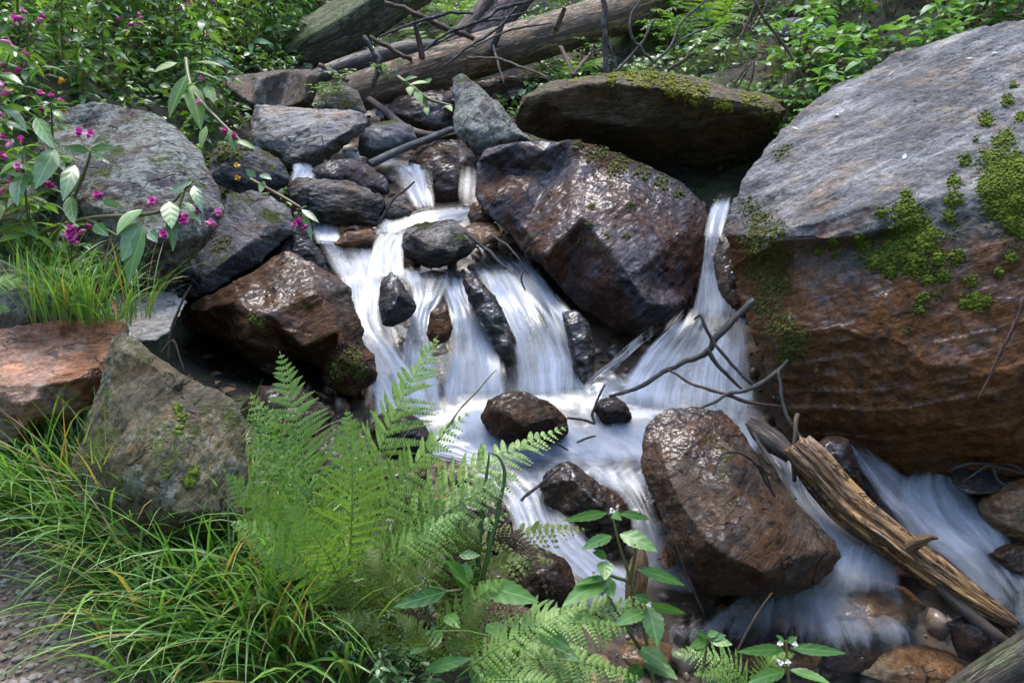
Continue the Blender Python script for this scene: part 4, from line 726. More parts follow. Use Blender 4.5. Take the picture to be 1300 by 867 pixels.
branch('twig', 'thin curved twig beside the pale flaky stone', 'twig', [(D([(625,300),(645,312),(664,336)], 4.6, 4.5), [1.4,1.4,1])], M['bark'])
branch('twig', 'tiny twig stuck in the falling water of the widest cascade', 'twig', [(D([(663,347),(662,358),(667,369)], 4.5), [1,1.4,1])], M['bark'])
branch('twig', 'dark twig leaning on the pale wedge by the upper stream', 'twig', [(D([(527,230),(501,252),(491,266),(482,284)], 4.9), [1.2,2,2,1.4])], M['bark'])
branch('twig', 'looping thin twig draped over the big dark wet boulder', 'twig', [(D([(906,604),(910,588),(919,576),(938,575),(961,590),(972,612),(984,630)], 2.88, 2.98), [1,1.3,1.5,1.6,1.8,2,1.4]), (D([(961,590),(970,598),(980,622)], 2.92, 2.98), [1.4,1.5,1])], M['bark'])
branch('stick', 'dark slanting stick beside the big dark wet boulder', 'stick', [(D([(957,549),(978,582),(996,612),(1010,634)], 3.3, 3.05), [2.6,3,2.8,2])], M['bark'])
branch('twig', 'dark twig hanging from the big dark wet boulder into the water', 'twig', [(D([(852,672),(866,715),(880,745),(893,778)], 2.85, 2.8), [1.2,1.5,1.6,1.2])], M['bark'])
branch('twig', 'tangle of black twigs by the flat reflecting rock', 'twig', [(D([(1208,597),(1225,590),(1245,588),(1275,595),(1312,604)], 3.28), [1.4,1.8,1.8,1.8,1.6]), (D([(1222,612),(1240,600),(1258,592),(1270,612),(1300,628)], 3.26), [1,1.4,1.6,1.8,1.6]), (D([(1275,588),(1290,592),(1300,600)], 3.28), [1,1.4,1.2])], M['bark'])
branch('dead_reed', 'reddish dry reed hanging down the wet face of the huge boulder', 'reed', [(D([(1242,506),(1258,474),(1273,441),(1290,405),(1302,378)], 2.9), [1,1.6,2,1.6,1.4]), (D([(1273,441),(1268,452)], 2.88), [1.6,.8])], M['bark_red'])
branch('dead_stalk', 'dry orange stalk slanting up from the lower fern tip', 'stalk', [(D([(930,836),(945,808),(962,778),(980,752)], 2.4), [1.4,1.6,1.6,1])], M['bark_tan'])
branch('dead_stalk', 'bent rusty dry stalks in front of the dark hollow', 'stalk', [(D([(212,440),(222,405),(234,375),(243,362)], 3.0), [1.6,1.8,1.5,.8]), (D([(205,448),(216,434),(222,436),(234,470)], 2.9), [1.2,1.5,1.5,1]), (D([(214,455),(216,436)], 2.9), [1.2,1])], M['bark_tan'])
bl = [
 ('tan broken branch pointing down at the thick fallen trunk', [(D([(488,4),(520,15),(560,32),(602,50)], 6.6, 6.8), [3,3.6,4,3.4])], 'bark_tan'),
 ('lichened branch arching over the thick fallen trunk', [(D([(481,48),(510,36),(538,25),(571,17),(600,18)], 6.5, 6.7), [1.5,2,2.2,2.2,1.6]), (D([(538,65),(566,44),(608,28),(631,14),(672,1)], 6.6, 6.9), [1.4,2.2,2.6,2.6,2])], 'bark_lichen'),
 ('crooked black twig standing up by the broken end of the thick trunk', [(D([(462,46),(471,62),(481,76),(479,92),(473,108)], 6.5), [3.4,3.4,3.8,3.6,3])], 'bark'),
 ('pale tan stub leaning on the thick fallen trunk', [(D([(468,48),(492,60),(522,76)], 6.7, 6.8), [3.2,3.6,3])], 'bark_tan'),
 ('pale short stick above the small mossy angular rock', [(D([(405,83),(422,92),(442,102)], 6.5), [3,3.4,3])], 'bark_tan'),
 ('thin yellowish twig bending towards the overhanging slab', [(D([(594,74),(633,75),(665,87),(700,100)], 6.3, 6.0), [1.4,1.8,1.8,1.4])], 'bark_tan'),
 ('dark twig climbing across the thick fallen trunk', [(D([(561,86),(580,72),(598,58),(631,37),(656,9)], 6.6), [1,1.6,1.8,1.8,1.4]), (D([(626,58),(632,80),(640,106)], 6.6, 6.4), [1.6,1.6,1.1])], 'bark'),
 ('thin dark branch crossing the reddish leaning trunk', [(D([(540,62),(575,45),(600,30),(640,24),(690,10)], 6.9), [1.2,1.8,1.8,1.6,1]), (D([(600,60),(650,38),(700,30)], 6.7), [1,1.6,1])], 'bark'),
 ('pale bare twigs splayed against the overhanging slab', [(D([(711,60),(720,76),(728,96)], 6.0, 5.8), [2.4,2.8,2.4]), (D([(744,73),(735,86),(726,100)], 6.0, 5.8), [2.4,2.6,2])], 'bark_tan'),
 ('forked black branch beside the thin trunk', [(D([(813,0),(801,22),(801,46),(814,62),(832,82)], 6.0), [1.6,2.2,2.2,2,1.6]), (D([(832,24),(818,50),(800,72),(782,92)], 6.0), [1.4,1.8,2,1.6])], 'bark'),
 ('thin grey branch curving down to the yellow moss', [(D([(897,0),(866,28),(850,62),(824,84)], 6.0), [1.2,1.6,1.8,1.4]), (D([(905,34),(870,48),(835,74)], 6.0), [1,1.4,1.2])], 'bark_grey'),
 ('short orange stick behind the overhanging slab', [(D([(880,68),(865,78),(848,89)], 6.1), [3,3,2.6])], 'bark_tan'),
 ('long hanging dead stems over the moss covered boulder', [(D([(958,0),(969,23),(1000,65),(1024,106)], 5.6), [1.4,1.8,1.6,1]), (D([(960,2),(948,30),(934,64)], 5.6), [1.4,1.4,1]), (D([(966,8),(955,30),(938,48)], 5.6), [1.2,1.2,.8]), (D([(975,0),(962,28),(950,42)], 5.65), [1.2,1.2,.8])], 'bark_tan'),
 ('bare brown twigs at the end of the overhanging slab', [(D([(928,120),(940,95),(955,80)], 6.0), [1.2,1.4,1]), (D([(945,120),(955,100),(958,76)], 6.0), [1.4,1.4,1]), (D([(935,112),(950,88)], 6.0), [1.2,.8])], 'bark_red')]
for lab, lines, mt in bl: branch('branch', lab, 'branch', lines, M[mt])
branch('thin_tree', 'thin upright dead trunk with lichen behind the overhanging slab', 'tree', [(D([(768,-20),(767,20),(768,60),(770,96)], 6.4), [3.6,3.8,4,4.2]), (D([(772,50),(778,70),(784,94)], 6.4), [2,2.2,2])], M['bark_lichen'])

M['stalk'] = plain_mat('green_stalk', (.10, .15, .03), .5, c2=(.16, .15, .05))
branch('grass_stalk', 'single long thin grass stalk arching in front of the falls', 'grass stalk', [(D([(486,705),(515,635),(545,578),(585,520),(629,470)], 2.15), [1.9,1.7,1.5,1.3,.8])], M['stalk'])
M['reed'] = plain_mat('dark_reed', (.035, .085, .022), .4, c2=(.06, .13, .03))
branch('reed', 'straight dark green reed blade standing by the lower cascade', 'reed', [(D([(604,742),(609,690),(614,635),(620,574)], 2.2), [4,3.8,3,1.2])], M['reed'])
branch('reed', 'folded green reed blade beside the straight dark one', 'reed', [(D([(612,735),(622,690),(634,645),(641,605),(634,582),(622,575)], 2.18), [3.4,3.2,3,2.6,2,1])], M['reed'])
# ------------------------------------------------------------------ foliage
M['fern'] = leaf_mat('fern_green', (.085, .175, .03), (.235, .37, .075), rough=.5, trans=.35, vein=0)
M['fern_old'] = leaf_mat('fern_yellowing', (.07, .11, .018), (.20, .235, .045), rough=.55, trans=.35, vein=0)
M['fern_brown'] = leaf_mat('fern_withered', (.045, .022, .014), (.09, .05, .025), rough=.7, trans=.1, vein=0)
M['grass'] = leaf_mat('grass_blades', (.045, .13, .035), (.19, .345, .075), rough=.3, trans=.35, vein=0, dry=.14)
M['balsam'] = leaf_mat('balsam_leaf', (.045, .13, .045), (.15, .27, .08), rough=.3, spec=.8, trans=.3, vein=9)
M['balsam_pale'] = leaf_mat('balsam_leaf_pale', (.08, .18, .04), (.23, .35, .08), rough=.38, trans=.38, vein=9)
M['nettle'] = leaf_mat('nettle_leaf', (.05, .14, .025), (.11, .235, .045), rough=.36, trans=.32, vein=8)
M['bush'] = leaf_mat('bush_leaf', (.06, .16, .05), (.16, .29, .08), rough=.42, trans=.32, vein=7)
M['under'] = leaf_mat('undergrowth_leaf', (.03, .085, .018), (.15, .25, .05), rough=.32, trans=.3, vein=6)
M['stemg'] = plain_mat('green_stem', (.09, .13, .03), .5, c2=(.12, .09, .04))
M['stemr'] = plain_mat('reddish_stem', (.16, .07, .045), .45, c2=(.11, .10, .03))
M['pink'] = plain_mat('pink_petal', (.62, .06, .34), .5, .35, c2=(.45, .03, .25), scale=90)
M['pinkpale'] = plain_mat('pale_pink_petal', (.75, .32, .52), .5, .35, c2=(.6, .12, .36), scale=90)
M['yellow'] = plain_mat('yellow_petal', (.85, .48, .03), .5, .3)
M['white'] = plain_mat('white_petal', (.75, .72, .65), .6, .2)

def leafset(mb, B, Dr, Nr, L, W, droop, fold=.25, K=6, peak=.42, rnd=None, twist=0., serr=0.):
    """many leaves at once: base, direction, normal, length, width, droop"""
    n = len(B); B = np.asarray(B, float); Dr = np.asarray(Dr, float); Nr = np.asarray(Nr, float)
    Dr = Dr / np.linalg.norm(Dr, axis=1)[:, None]; Sd = np.cross(Dr, Nr); Sd /= np.linalg.norm(Sd, axis=1)[:, None] + 1e-9; Nr = np.cross(Sd, Dr)
    L = np.broadcast_to(L, n)[:, None, None]; W = np.broadcast_to(W, n)[:, None, None]; droop = np.broadcast_to(droop, n)[:, None, None]
    t = np.linspace(0, 1, K + 1)[None, :, None]
    mid = B[:, None] + Dr[:, None] * L * t * (1 - .12 * droop * t) - Nr[:, None] * L * droop * .5 * t ** 2
    tt = t[0, :, 0]; w = np.where(tt < peak, np.sin(tt / peak * np.pi / 2) ** .8, np.cos((tt - peak) / (1 - peak) * np.pi / 2) ** .85)
    w = np.clip(w, .03, 1) * (1 + serr * ((np.arange(K + 1) % 2) - .5)); w[-1] = .02
    w = w[None, :, None] * .5
    lf = mid + Sd[:, None] * W * w + Nr[:, None] * W * w * fold; rt = mid - Sd[:, None] * W * w + Nr[:, None] * W * w * fold
    V = np.stack((lf, mid, rt), 2).reshape(-1, 3)
    b = (np.arange(n) * (K + 1) * 3)[:, None, None] + (np.arange(K) * 3)[None, :, None]
    q = np.concatenate((np.stack((b, b + 1, b + 4, b + 3), -1), np.stack((b + 1, b + 2, b + 5, b + 4), -1)), 2).reshape(-1, 4)
    uu = np.tile(np.stack((.5 + w[0] * 0 + w[0], np.full_like(w[0], .5), .5 - w[0]), 1).reshape(-1, 3), (n, 1, 1)).reshape(n, K + 1, 3)
    vv = np.broadcast_to(tt[None, :, None], (n, K + 1, 3))
    r = np.random.default_rng(mb.n + n).random(n) if rnd is None else rnd
    k = len(V); mb.V.append(V); mb.UV.append(np.stack((uu.ravel(), vv.ravel()), 1)); mb.R.append(np.repeat(r, (K + 1) * 3))
    mb.L.extend((q + mb.n).ravel().tolist()); mb.S.extend([4] * len(q)); mb.n += k

def blades(mb, B, Dr, L, W, droop, K=8, rng=None):
    n = len(B); t = np.linspace(0, 1, K + 1)
    up = np.array((0, 0, 1.)); H = np.asarray(Dr, float); H[:, 2] = 0; H /= np.linalg.norm(H, axis=1)[:, None] + 1e-9
    el0 = rng.uniform(.95, 1.5, n); bend = droop
    ang = el0[:, None] - bend[:, None] * t[None] ** 1.4
    dx = np.cos(ang) * (L / K)[:, None]; dz = np.sin(ang) * (L / K)[:, None]
    X = np.concatenate((np.zeros((n, 1)), np.cumsum(dx[:, :-1], 1)), 1); Z = np.concatenate((np.zeros((n, 1)), np.cumsum(dz[:, :-1], 1)), 1)
    C = B[:, None] + H[:, None] * X[..., None] + up * Z[..., None]
    tw = rng.uniform(-.6, .6, n); S = np.stack((-H[:, 1], H[:, 0], tw), 1); S /= np.linalg.norm(S, axis=1)[:, None]
    w = (np.minimum(1, .55 + t * 2) * np.clip(1 - t ** 2.2, .03, 1))[None] * W[:, None] * .5
    cup = np.stack((np.zeros(n), np.zeros(n), np.ones(n)), 1)
    V = np.stack((C + S[:, None] * w[..., None], C - up * (w * .35)[..., None], C - S[:, None] * w[..., None]), 2).reshape(-1, 3)
    b = (np.arange(n) * (K + 1) * 3)[:, None, None] + (np.arange(K) * 3)[None, :, None]
    q = np.concatenate((np.stack((b, b + 1, b + 4, b + 3), -1), np.stack((b + 1, b + 2, b + 5, b + 4), -1)), 2).reshape(-1, 4)
    uv = np.stack((np.tile(np.array((.3, .42, .7)), n * (K + 1)), np.repeat(np.tile(t, n), 3)), 1)
    mb.V.append(V); mb.UV.append(uv); mb.R.append(np.repeat(rng.random(n), (K + 1) * 3)); mb.L.extend((q + mb.n).ravel().tolist()); mb.S.extend([4] * len(q)); mb.n += len(V)

# ---- grass
def tufts(name, spots, per, Lr, Wr, mat, seed, label_kind='stuff', lean=(0, 0), bend=(.35, 2.4)):
    rng = np.random.default_rng(seed); mb = MB()
    for (px, py, s, *dd) in spots:
        h = None if dd else hit(px, py, keys=[])
        if h is None and not dd: continue
        c = P(px, py, dd[0]) if dd else np.array(h[0]); n = int(per * s)
        a = rng.uniform(0, 2 * np.pi, n); rr = rng.random(n) ** .6 * .075 * s
        B = c + np.stack((np.cos(a) * rr, np.sin(a) * rr, np.zeros(n) - .02), 1)
        a2 = a + rng.normal(0, .7, n); Dr = np.stack((np.cos(a2) + lean[0], np.sin(a2) + lean[1], np.zeros(n)), 1)
        L = rng.uniform(*Lr, n) * (.6 + .4 * s); W = rng.uniform(*Wr, n)
        blades(mb, B, Dr, L, W, rng.uniform(*bend, n), rng=rng)
    o = mb.build(name, mat); o['kind'] = 'stuff'; return o
_r = np.random.default_rng(77)
sp = [(25,612,1),(55,640,1.1),(15,660,.8),(100,665,1),(140,690,1.1),(180,700,1.2),(215,720,1.2),(255,715,1.1),(300,705,1.1),(330,745,1.1),(160,745,.9),(210,765,1),(270,775,1.1),(330,800,1.2),(380,790,1.2),(360,840,1.1),(300,830,.8),(240,668,.8),(395,745,1),(70,600,.8),(410,870,1.2),(120,640,.8)]
sp += [(x + 22, y - 12, .9) for x, y, q in sp[::2]] + [(x - 15, y + 25, .8) for x, y, q in sp[::3] if x > 90]
sp += [(150,800,.9),(190,830,1),(240,845,1),(290,860,1),(140,765,.9),(330,860,1.1),(180,865,.8)]
tufts('grass', sp, 40, (.28, .62), (.008, .0155), M['grass'], 1, lean=(-.25, -.35))
tufts('grass', [(35,372,1),(70,380,1),(105,388,1),(140,385,1),(165,380,.9),(20,350,.8),(85,362,.9),(190,372,.7),(120,360,.9),(55,350,.9)], 46, (.28, .5), (.005, .009), M['grass'], 2, lean=(.35, -.3))
tufts('grass', [(x, y, .9, d) for x, y, d in ((48,385,3.02),(75,395,3.0),(100,402,2.98),(125,405,2.98),(150,408,3.0),(60,400,2.96),(90,392,3.05),(175,400,3.1),(112,395,3.05),(30,375,3.05))], 34, (.22, .42), (.004, .008), M['grass'], 6, lean=(.45, -.1), bend=(.2, 1.9))
tufts('grass', [(240,70,.8),(280,80,.8),(150,90,.8),(360,120,.6),(100,110,.8)], 30, (.3, .55), (.006, .01), M['grass'], 3)

tufts('grass', [(x, 700 + 6 * (i % 3), 1) for i, x in enumerate(range(110, 330, 16))] + [(x, 668, 1) for x in range(20, 90, 22)], 26, (.38, .66), (.006, .012), M['grass'], 5, lean=(-.15, -.2), bend=(.3, 1.7))
# ---- ferns
def frond(base, tip, arch, W=.24, hint=None, n=25, mat=None, parent=None, droop=.18, seed=0, bare=.14, angle=.42, rnd=.5, pitch=.0078):
    rng = np.random.default_rng(seed); base = np.array(base, float); tip = np.array(tip, float); ctl = (base + tip) / 2 + np.array(arch, float)
    def bz(t): t = np.atleast_1d(t)[:, None]; return base * (1 - t) ** 2 + 2 * ctl * t * (1 - t) + tip * t ** 2
    def bt(t): t = np.atleast_1d(t)[:, None]; v = 2 * (1 - t) * (ctl - base) + 2 * t * (tip - ctl); return v / np.linalg.norm(v, axis=1)[:, None]
    L = np.linalg.norm(np.diff(bz(np.linspace(0, 1, 20)), axis=0), axis=1).sum()
    mb = MB(); V, Fs, uv = tube_geo(bz(np.linspace(0, 1, 8)), np.array((.0032, .0026, .0014, .0006)) * (L / .6) ** .5, 5, 18); mb.add(V, Fs, uv * 0 + (.3, .2), rnd)
    hint = np.array((0, -.4, 1.) if hint is None else hint, float)
    ts = bare + (1 - bare) * (np.linspace(0, 1, n) ** .92)
    for i, t in enumerate(ts[:-1]):
        c = bz(t)[0]; T = bt(t)[0]; N = hint - T * (hint @ T); N /= np.linalg.norm(N); S = np.cross(T, N)
        s = (t - bare) / (1 - bare); prof = (.55 + .45 * min(1, s / .3)) * (1 - s) ** .85 if s < .99 else .02
        pl = W * L * prof * 1.15
        for sd in (-1, 1):
            a = angle + rng.normal(0, .11) + .25 * s; dr = sd * S * math.cos(a) + T * math.sin(a) + N * rng.normal(.02, .16); dr /= np.linalg.norm(dr)
            m = max(4, int(pl / pitch)); u = (np.arange(m) + .5) / m
            pc = c + dr * (pl * u)[:, None] - N * (droop * pl * u ** 2)[:, None] - np.array((0, 0, .12)) * (pl * u ** 2)[:, None]
            pn = np.cross(dr, N); pn /= np.linalg.norm(pn)          # across the pinna
            ql = min(pl * .17 + .004, L * (1 - bare) / n * .56) * (1 - u ** 1.5) ** .6 * np.minimum(1, .75 + u * 2); sw = pl / m * .46
            for e in (-1, 1):
                dirq = pn * e * .92 + dr * .38
                a0 = pc - dr * sw; a1 = pc + dr * sw; tp = pc + dirq * ql[:, None] - N * (ql * .22)[:, None]
                b0 = pc - dr * sw * .75 + dirq * (ql * .6)[:, None]; b1 = pc + dr * sw * 1.0 + dirq * (ql * .62)[:, None]
                VV = np.stack((a0, b0, tp, b1, a1), 1).reshape(-1, 3); k = np.arange(m)[:, None] * 5 + np.arange(5)[None]
                if e * sd > 0: k = k[:, ::-1]
                mb.V.append(VV); mb.UV.append(np.tile((.35, .5), (len(VV), 1))); mb.R.append(np.repeat(np.clip(rnd + rng.normal(0, .12, m), 0, 1), 5))
                mb.L.extend((k + mb.n).ravel().tolist()); mb.S.extend([5] * m); mb.n += len(VV)
    return mb.build('frond', mat, parent)
def px(v): return P(*v)
def fern_px(label, root, fronds, group=None):
    r = empty('fern', P(*root)); tag(r, label, 'fern', group)
    bpy.context.view_layer.update()
    for i, f in enumerate(fronds):
        b, ctl, tp = f[0], f[1], f[2]; B, C, T = P(*b), P(*ctl), P(*tp); kw = dict(f[3]) if len(f) > 3 else {}
        mt = M[kw.pop('m', 'fern')]
        frond(B, T, (C - (B + T) / 2), parent=r, mat=mt, seed=i + abs(int(b[0])), **kw)
    return r
tc = (0, -.8, .5)
fern_px('large bright green fern with tall upright fronds in front of the falls', (440, 770, 2.32), [
 ((412,730,2.3),(392,590,2.28),(355,446,2.38),dict(W=.30,hint=tc,n=30,rnd=.55)),
 ((440,720,2.3),(470,560,2.2),(556,426,2.32),dict(W=.30,hint=(-.5,-.7,.6),n=30,rnd=.75)),
 ((455,735,2.28),(560,600,2.2),(722,541,2.42),dict(W=.24,hint=(-.2,-.45,.9),n=30,rnd=.8)),
 
 ((420,740,2.25),(350,660,2.1),(285,600,2.1),dict(W=.26,hint=tc,n=24,rnd=.45)),
 ((425,735,2.27),(370,610,2.18),(318,498,2.24),dict(W=.28,hint=tc,n=26,rnd=.7)),
 ((440,745,2.2),(455,610,2.06),(440,520,2.1),dict(W=.28,hint=tc,n=24,rnd=.8)),
 ((435,750,2.18),(360,690,2.02),(292,662,2.05),dict(W=.28,hint=tc,n=22,rnd=.6)),
 ((450,740,2.25),(470,620,2.1),(600,520,2.15),dict(W=.24,hint=(-.2,-.6,.8),n=24,rnd=.7)),
 
 ((455,750,2.2),(540,650,2.1),(660,600,2.2),dict(W=.26,hint=(0,-.6,.8),n=26,rnd=.75)),
 ((440,760,2.15),(420,690,2.0),(360,640,2.0),dict(W=.26,hint=tc,n=22,rnd=.5)),
 ((455,765,2.15),(500,690,2.02),(590,650,2.1),dict(W=.26,hint=(0,-.7,.7),n=24,rnd=.65)),
 ((470,770,2.2),(520,700,2.1),(650,650,2.25),dict(W=.24,hint=(0,-.6,.8),n=24,rnd=.6)),
 
 ((430,770,2.12),(390,720,2.0),(330,700,2.0),dict(W=.26,hint=tc,n=20,rnd=.35)),
 ((450,780,2.12),(500,730,2.0),(560,720,2.05),dict(W=.26,hint=tc,n=20,rnd=.3,m='fern_old',pitch=.011))])
fern_px('arching yellowish fern with a withered brown frond near the lower cascade', (560, 810, 2.25), [
 ((520,790,2.3),(600,660,2.25),(748,672,2.4),dict(W=.24,hint=(0,-.5,.9),n=28,rnd=.5,m='fern_old',droop=.6,pitch=.011)),
 ((530,800,2.25),(620,690,2.2),(706,715,2.25),dict(W=.20,hint=(0,-.6,.8),n=24,rnd=.5,m='fern_old',droop=.6,pitch=.011)),
 ((600,700,2.25),(672,640,2.25),(698,770,2.2),dict(W=.12,hint=(.3,-.8,.3),n=22,rnd=.4,m='fern_brown',droop=.8)),
 ((560,790,2.2),(640,755,2.1),(690,790,2.1),dict(W=.2,hint=(0,-.6,.8),n=22,rnd=.5,m='fern_brown',droop=.6)),
 ((500,800,2.15),(480,740,2.0),(470,690,2.1),dict(W=.24,hint=tc,n=20,rnd=.3,m='fern_old',pitch=.011)),
 ((540,810,2.1),(600,760,2.0),(640,735,2.05),dict(W=.24,hint=tc,n=20,rnd=.3)),
 ((520,820,2.1),(480,790,1.95),(420,780,2.0),dict(W=.22,hint=tc,n=20,rnd=.2,m='fern_old',pitch=.011))])
fern_px('low spreading fern with fronds drooping towards the lower stream', (600, 870, 2.15), [
 ((560,830,2.15),(680,770,2.1),(800,800,2.2),dict(W=.34,hint=(0,-.45,.9),n=26,rnd=.55,droop=.5)),
 ((570,850,2.05),(690,815,2.0),(815,862,2.1),dict(W=.30,hint=(0,-.45,.9),n=26,rnd=.5,droop=.5)),
 ((580,860,2.0),(650,800,1.95),(740,770,2.05),dict(W=.26,hint=(0,-.5,.9),n=22,rnd=.6)),
 ((590,870,2.0),(650,850,1.9),(730,880,1.95),dict(W=.28,hint=(0,-.5,.9),n=22,rnd=.4)),
 ((560,860,2.05),(600,800,1.95),(610,760,2.0),dict(W=.26,hint=tc,n=20,rnd=.4,m='fern_old',pitch=.011)),
 ((640,850,2.2),(720,760,2.2),(850,770,2.3),dict(W=.26,hint=(0,-.45,.9),n=24,rnd=.6)),
 ((560,850,2.05),(540,800,1.95),(500,780,2.0),dict(W=.26,hint=tc,n=20,rnd=.3,m='fern_old',pitch=.011))])
fern_px('small bright fern tip over the stream at the lower edge', (960, 890, 2.15), [
 ((960,890,2.15),(930,820,2.15),(850,830,2.2),dict(W=.30,hint=(0,-.6,.8),n=22,rnd=.85)),
 ((965,895,2.15),(960,830,2.1),(1010,830,2.15),dict(W=.28,hint=(0,-.6,.8),n=22,rnd=.8)),
 ((955,895,2.12),(920,850,2.08),(880,855,2.1),dict(W=.28,hint=(0,-.6,.8),n=18,rnd=.7))])
fern_px('little fern frond poking over the dark speckled rock', (-30, 400, 2.6), [
 ((-40,400,2.6),(-10,340,2.6),(34,362,2.65),dict(W=.3,hint=tc,n=20,rnd=.8)), ((-40,410,2.6),(-15,380,2.6),(14,395,2.65),dict(W=.3,hint=tc,n=18,rnd=.7))])

_rf = np.random.default_rng(50); _fr = []
for i in range(13):
    bx, by = _rf.uniform(440, 600), _rf.uniform(770, 850); a = _rf.uniform(-1.3, 1.5); L = _rf.uniform(90, 170)
    tx, ty = bx + L * math.sin(a), by - L * math.cos(a) * .75; dd = 2.28 - .0006 * (by - 770) - _rf.uniform(0, .12)
    _fr.append(((bx, by, dd), ((bx + tx) / 2 - 10, min(by, ty) - 15, dd - .06), (tx, ty, dd - .02), dict(W=.27, hint=(0, -.6, .8), n=22, rnd=float(_rf.uniform(.3, 1.)), m=['fern', 'fern_old', 'fern', 'fern_brown'][i % 4], droop=.35, pitch=.0125)))
for i in range(12):
    bx, by = _rf.uniform(400, 640), _rf.uniform(760, 860); dd = 2.34 - .0007 * (by - 760); tx, ty = bx + _rf.uniform(-110, 110), by + _rf.uniform(-40, 50)
    _fr.append(((bx, by, dd), ((bx + tx) / 2, min(by, ty) - 30, dd - .03), (tx, ty, dd - .02), dict(W=.24, hint=(0, -.6, .8), n=20, rnd=float(_rf.uniform(.1, .9)), m='fern_brown', droop=.7, pitch=.0125)))
_tf = fern_px('tangled fern with green, yellow and dead brown fronds at the stream edge', (520, 840, 2.25), _fr)
for i in range(30):
    bx, by = _rf.uniform(390, 620), _rf.uniform(770, 860); dd = 2.36 - .0008 * (by - 760); mb = MB()
    V, Fs, uv = tube_geo([P(bx, by, dd), P(bx + _rf.uniform(-25, 25), by - 60, dd - .02), P(bx + _rf.uniform(-70, 70), by - _rf.uniform(80, 150), dd - .05)], [.0032, .0026, .0014], 5, 14); mb.add(V, Fs, uv); mb.build('dead_stem', M['fern_brown'] if i % 3 else M['stemr'], _tf)

def wild_fern(loc, size, n, seed, label, group):
    rng = np.random.default_rng(seed); r = empty('fern', loc); tag(r, label, 'fern', group); bpy.context.view_layer.update()
    for i in range(n):
        a = 2 * np.pi * i / n + rng.normal(0, .3); L = size * rng.uniform(.75, 1.1); d = np.array((math.cos(a), math.sin(a), 0))
        tip = np.array(loc) + d * L * .8 + np.array((0, 0, L * rng.uniform(.15, .5))); frond(loc, tip, np.array((0, 0, L * .4)), .27, (0, -.3, 1), 15, M['fern'], r, seed=seed * 31 + i, rnd=rng.uniform(.2, .8))
    return r
for i, (x, y, s, lab) in enumerate([(548,62,.75,'fern growing between the tan branch and the reddish trunk'),(575,22,.8,'fern behind the lichened branches'),(860,20,1.0,'drooping fern above the moss covered boulder'),(905,30,1.0,'large drooping fern beside the hanging dead stems'),(880,55,.8,'fern just above the moss covered boulder'),(720,100,.6,'fern under the thick fallen trunk'),(480,20,.8,'fern under the tilted mossy slab'),(700,-10,.9,'fern at the top behind the reddish leaning trunk')]):
    h = hit(x, y + 14, keys=[]); wild_fern(np.array(h[0]), s, 9, i + 40, lab, 'ferns on the far slope')

# ---- flowers and broad leaved plants
def flower_mesh(name, m, s=.03, yellow=False):
    mb = MB(); V, Fs, uv = tube_geo([(0, -s * .1, 0), (0, s * .35, -s * .12), (0, s * .75, -s * .15), (0, s * .95, -s * .4)], [s * .34, s * .36, s * .2, s * .04], 8, 10); mb.add(V, Fs, uv, .5)
    leafset(mb, np.zeros((4, 3)), np.array([(.5, -.7, .15), (-.5, -.7, .15), (0, -.35, .9), (0, -.9, -.45)]), np.array([(0, -.3, 1.), (0, -.3, 1.), (0, -1, .3), (0, -.5, 1.)]), s * np.array((.85, .85, .7, .8)), s * np.array((.7, .7, .8, .6)), .5, .15, 4)
    bm_ = mesh_fast(name, np.concatenate(mb.V), mb.L, mb.S); set_uv(bm_, np.concatenate(mb.UV)); bm_.materials.append(m); return bm_
FL = [flower_mesh('flower', M['pink'], .031), flower_mesh('flower', M['pinkpale'], .031), flower_mesh('flower', M['yellow'], .03)]

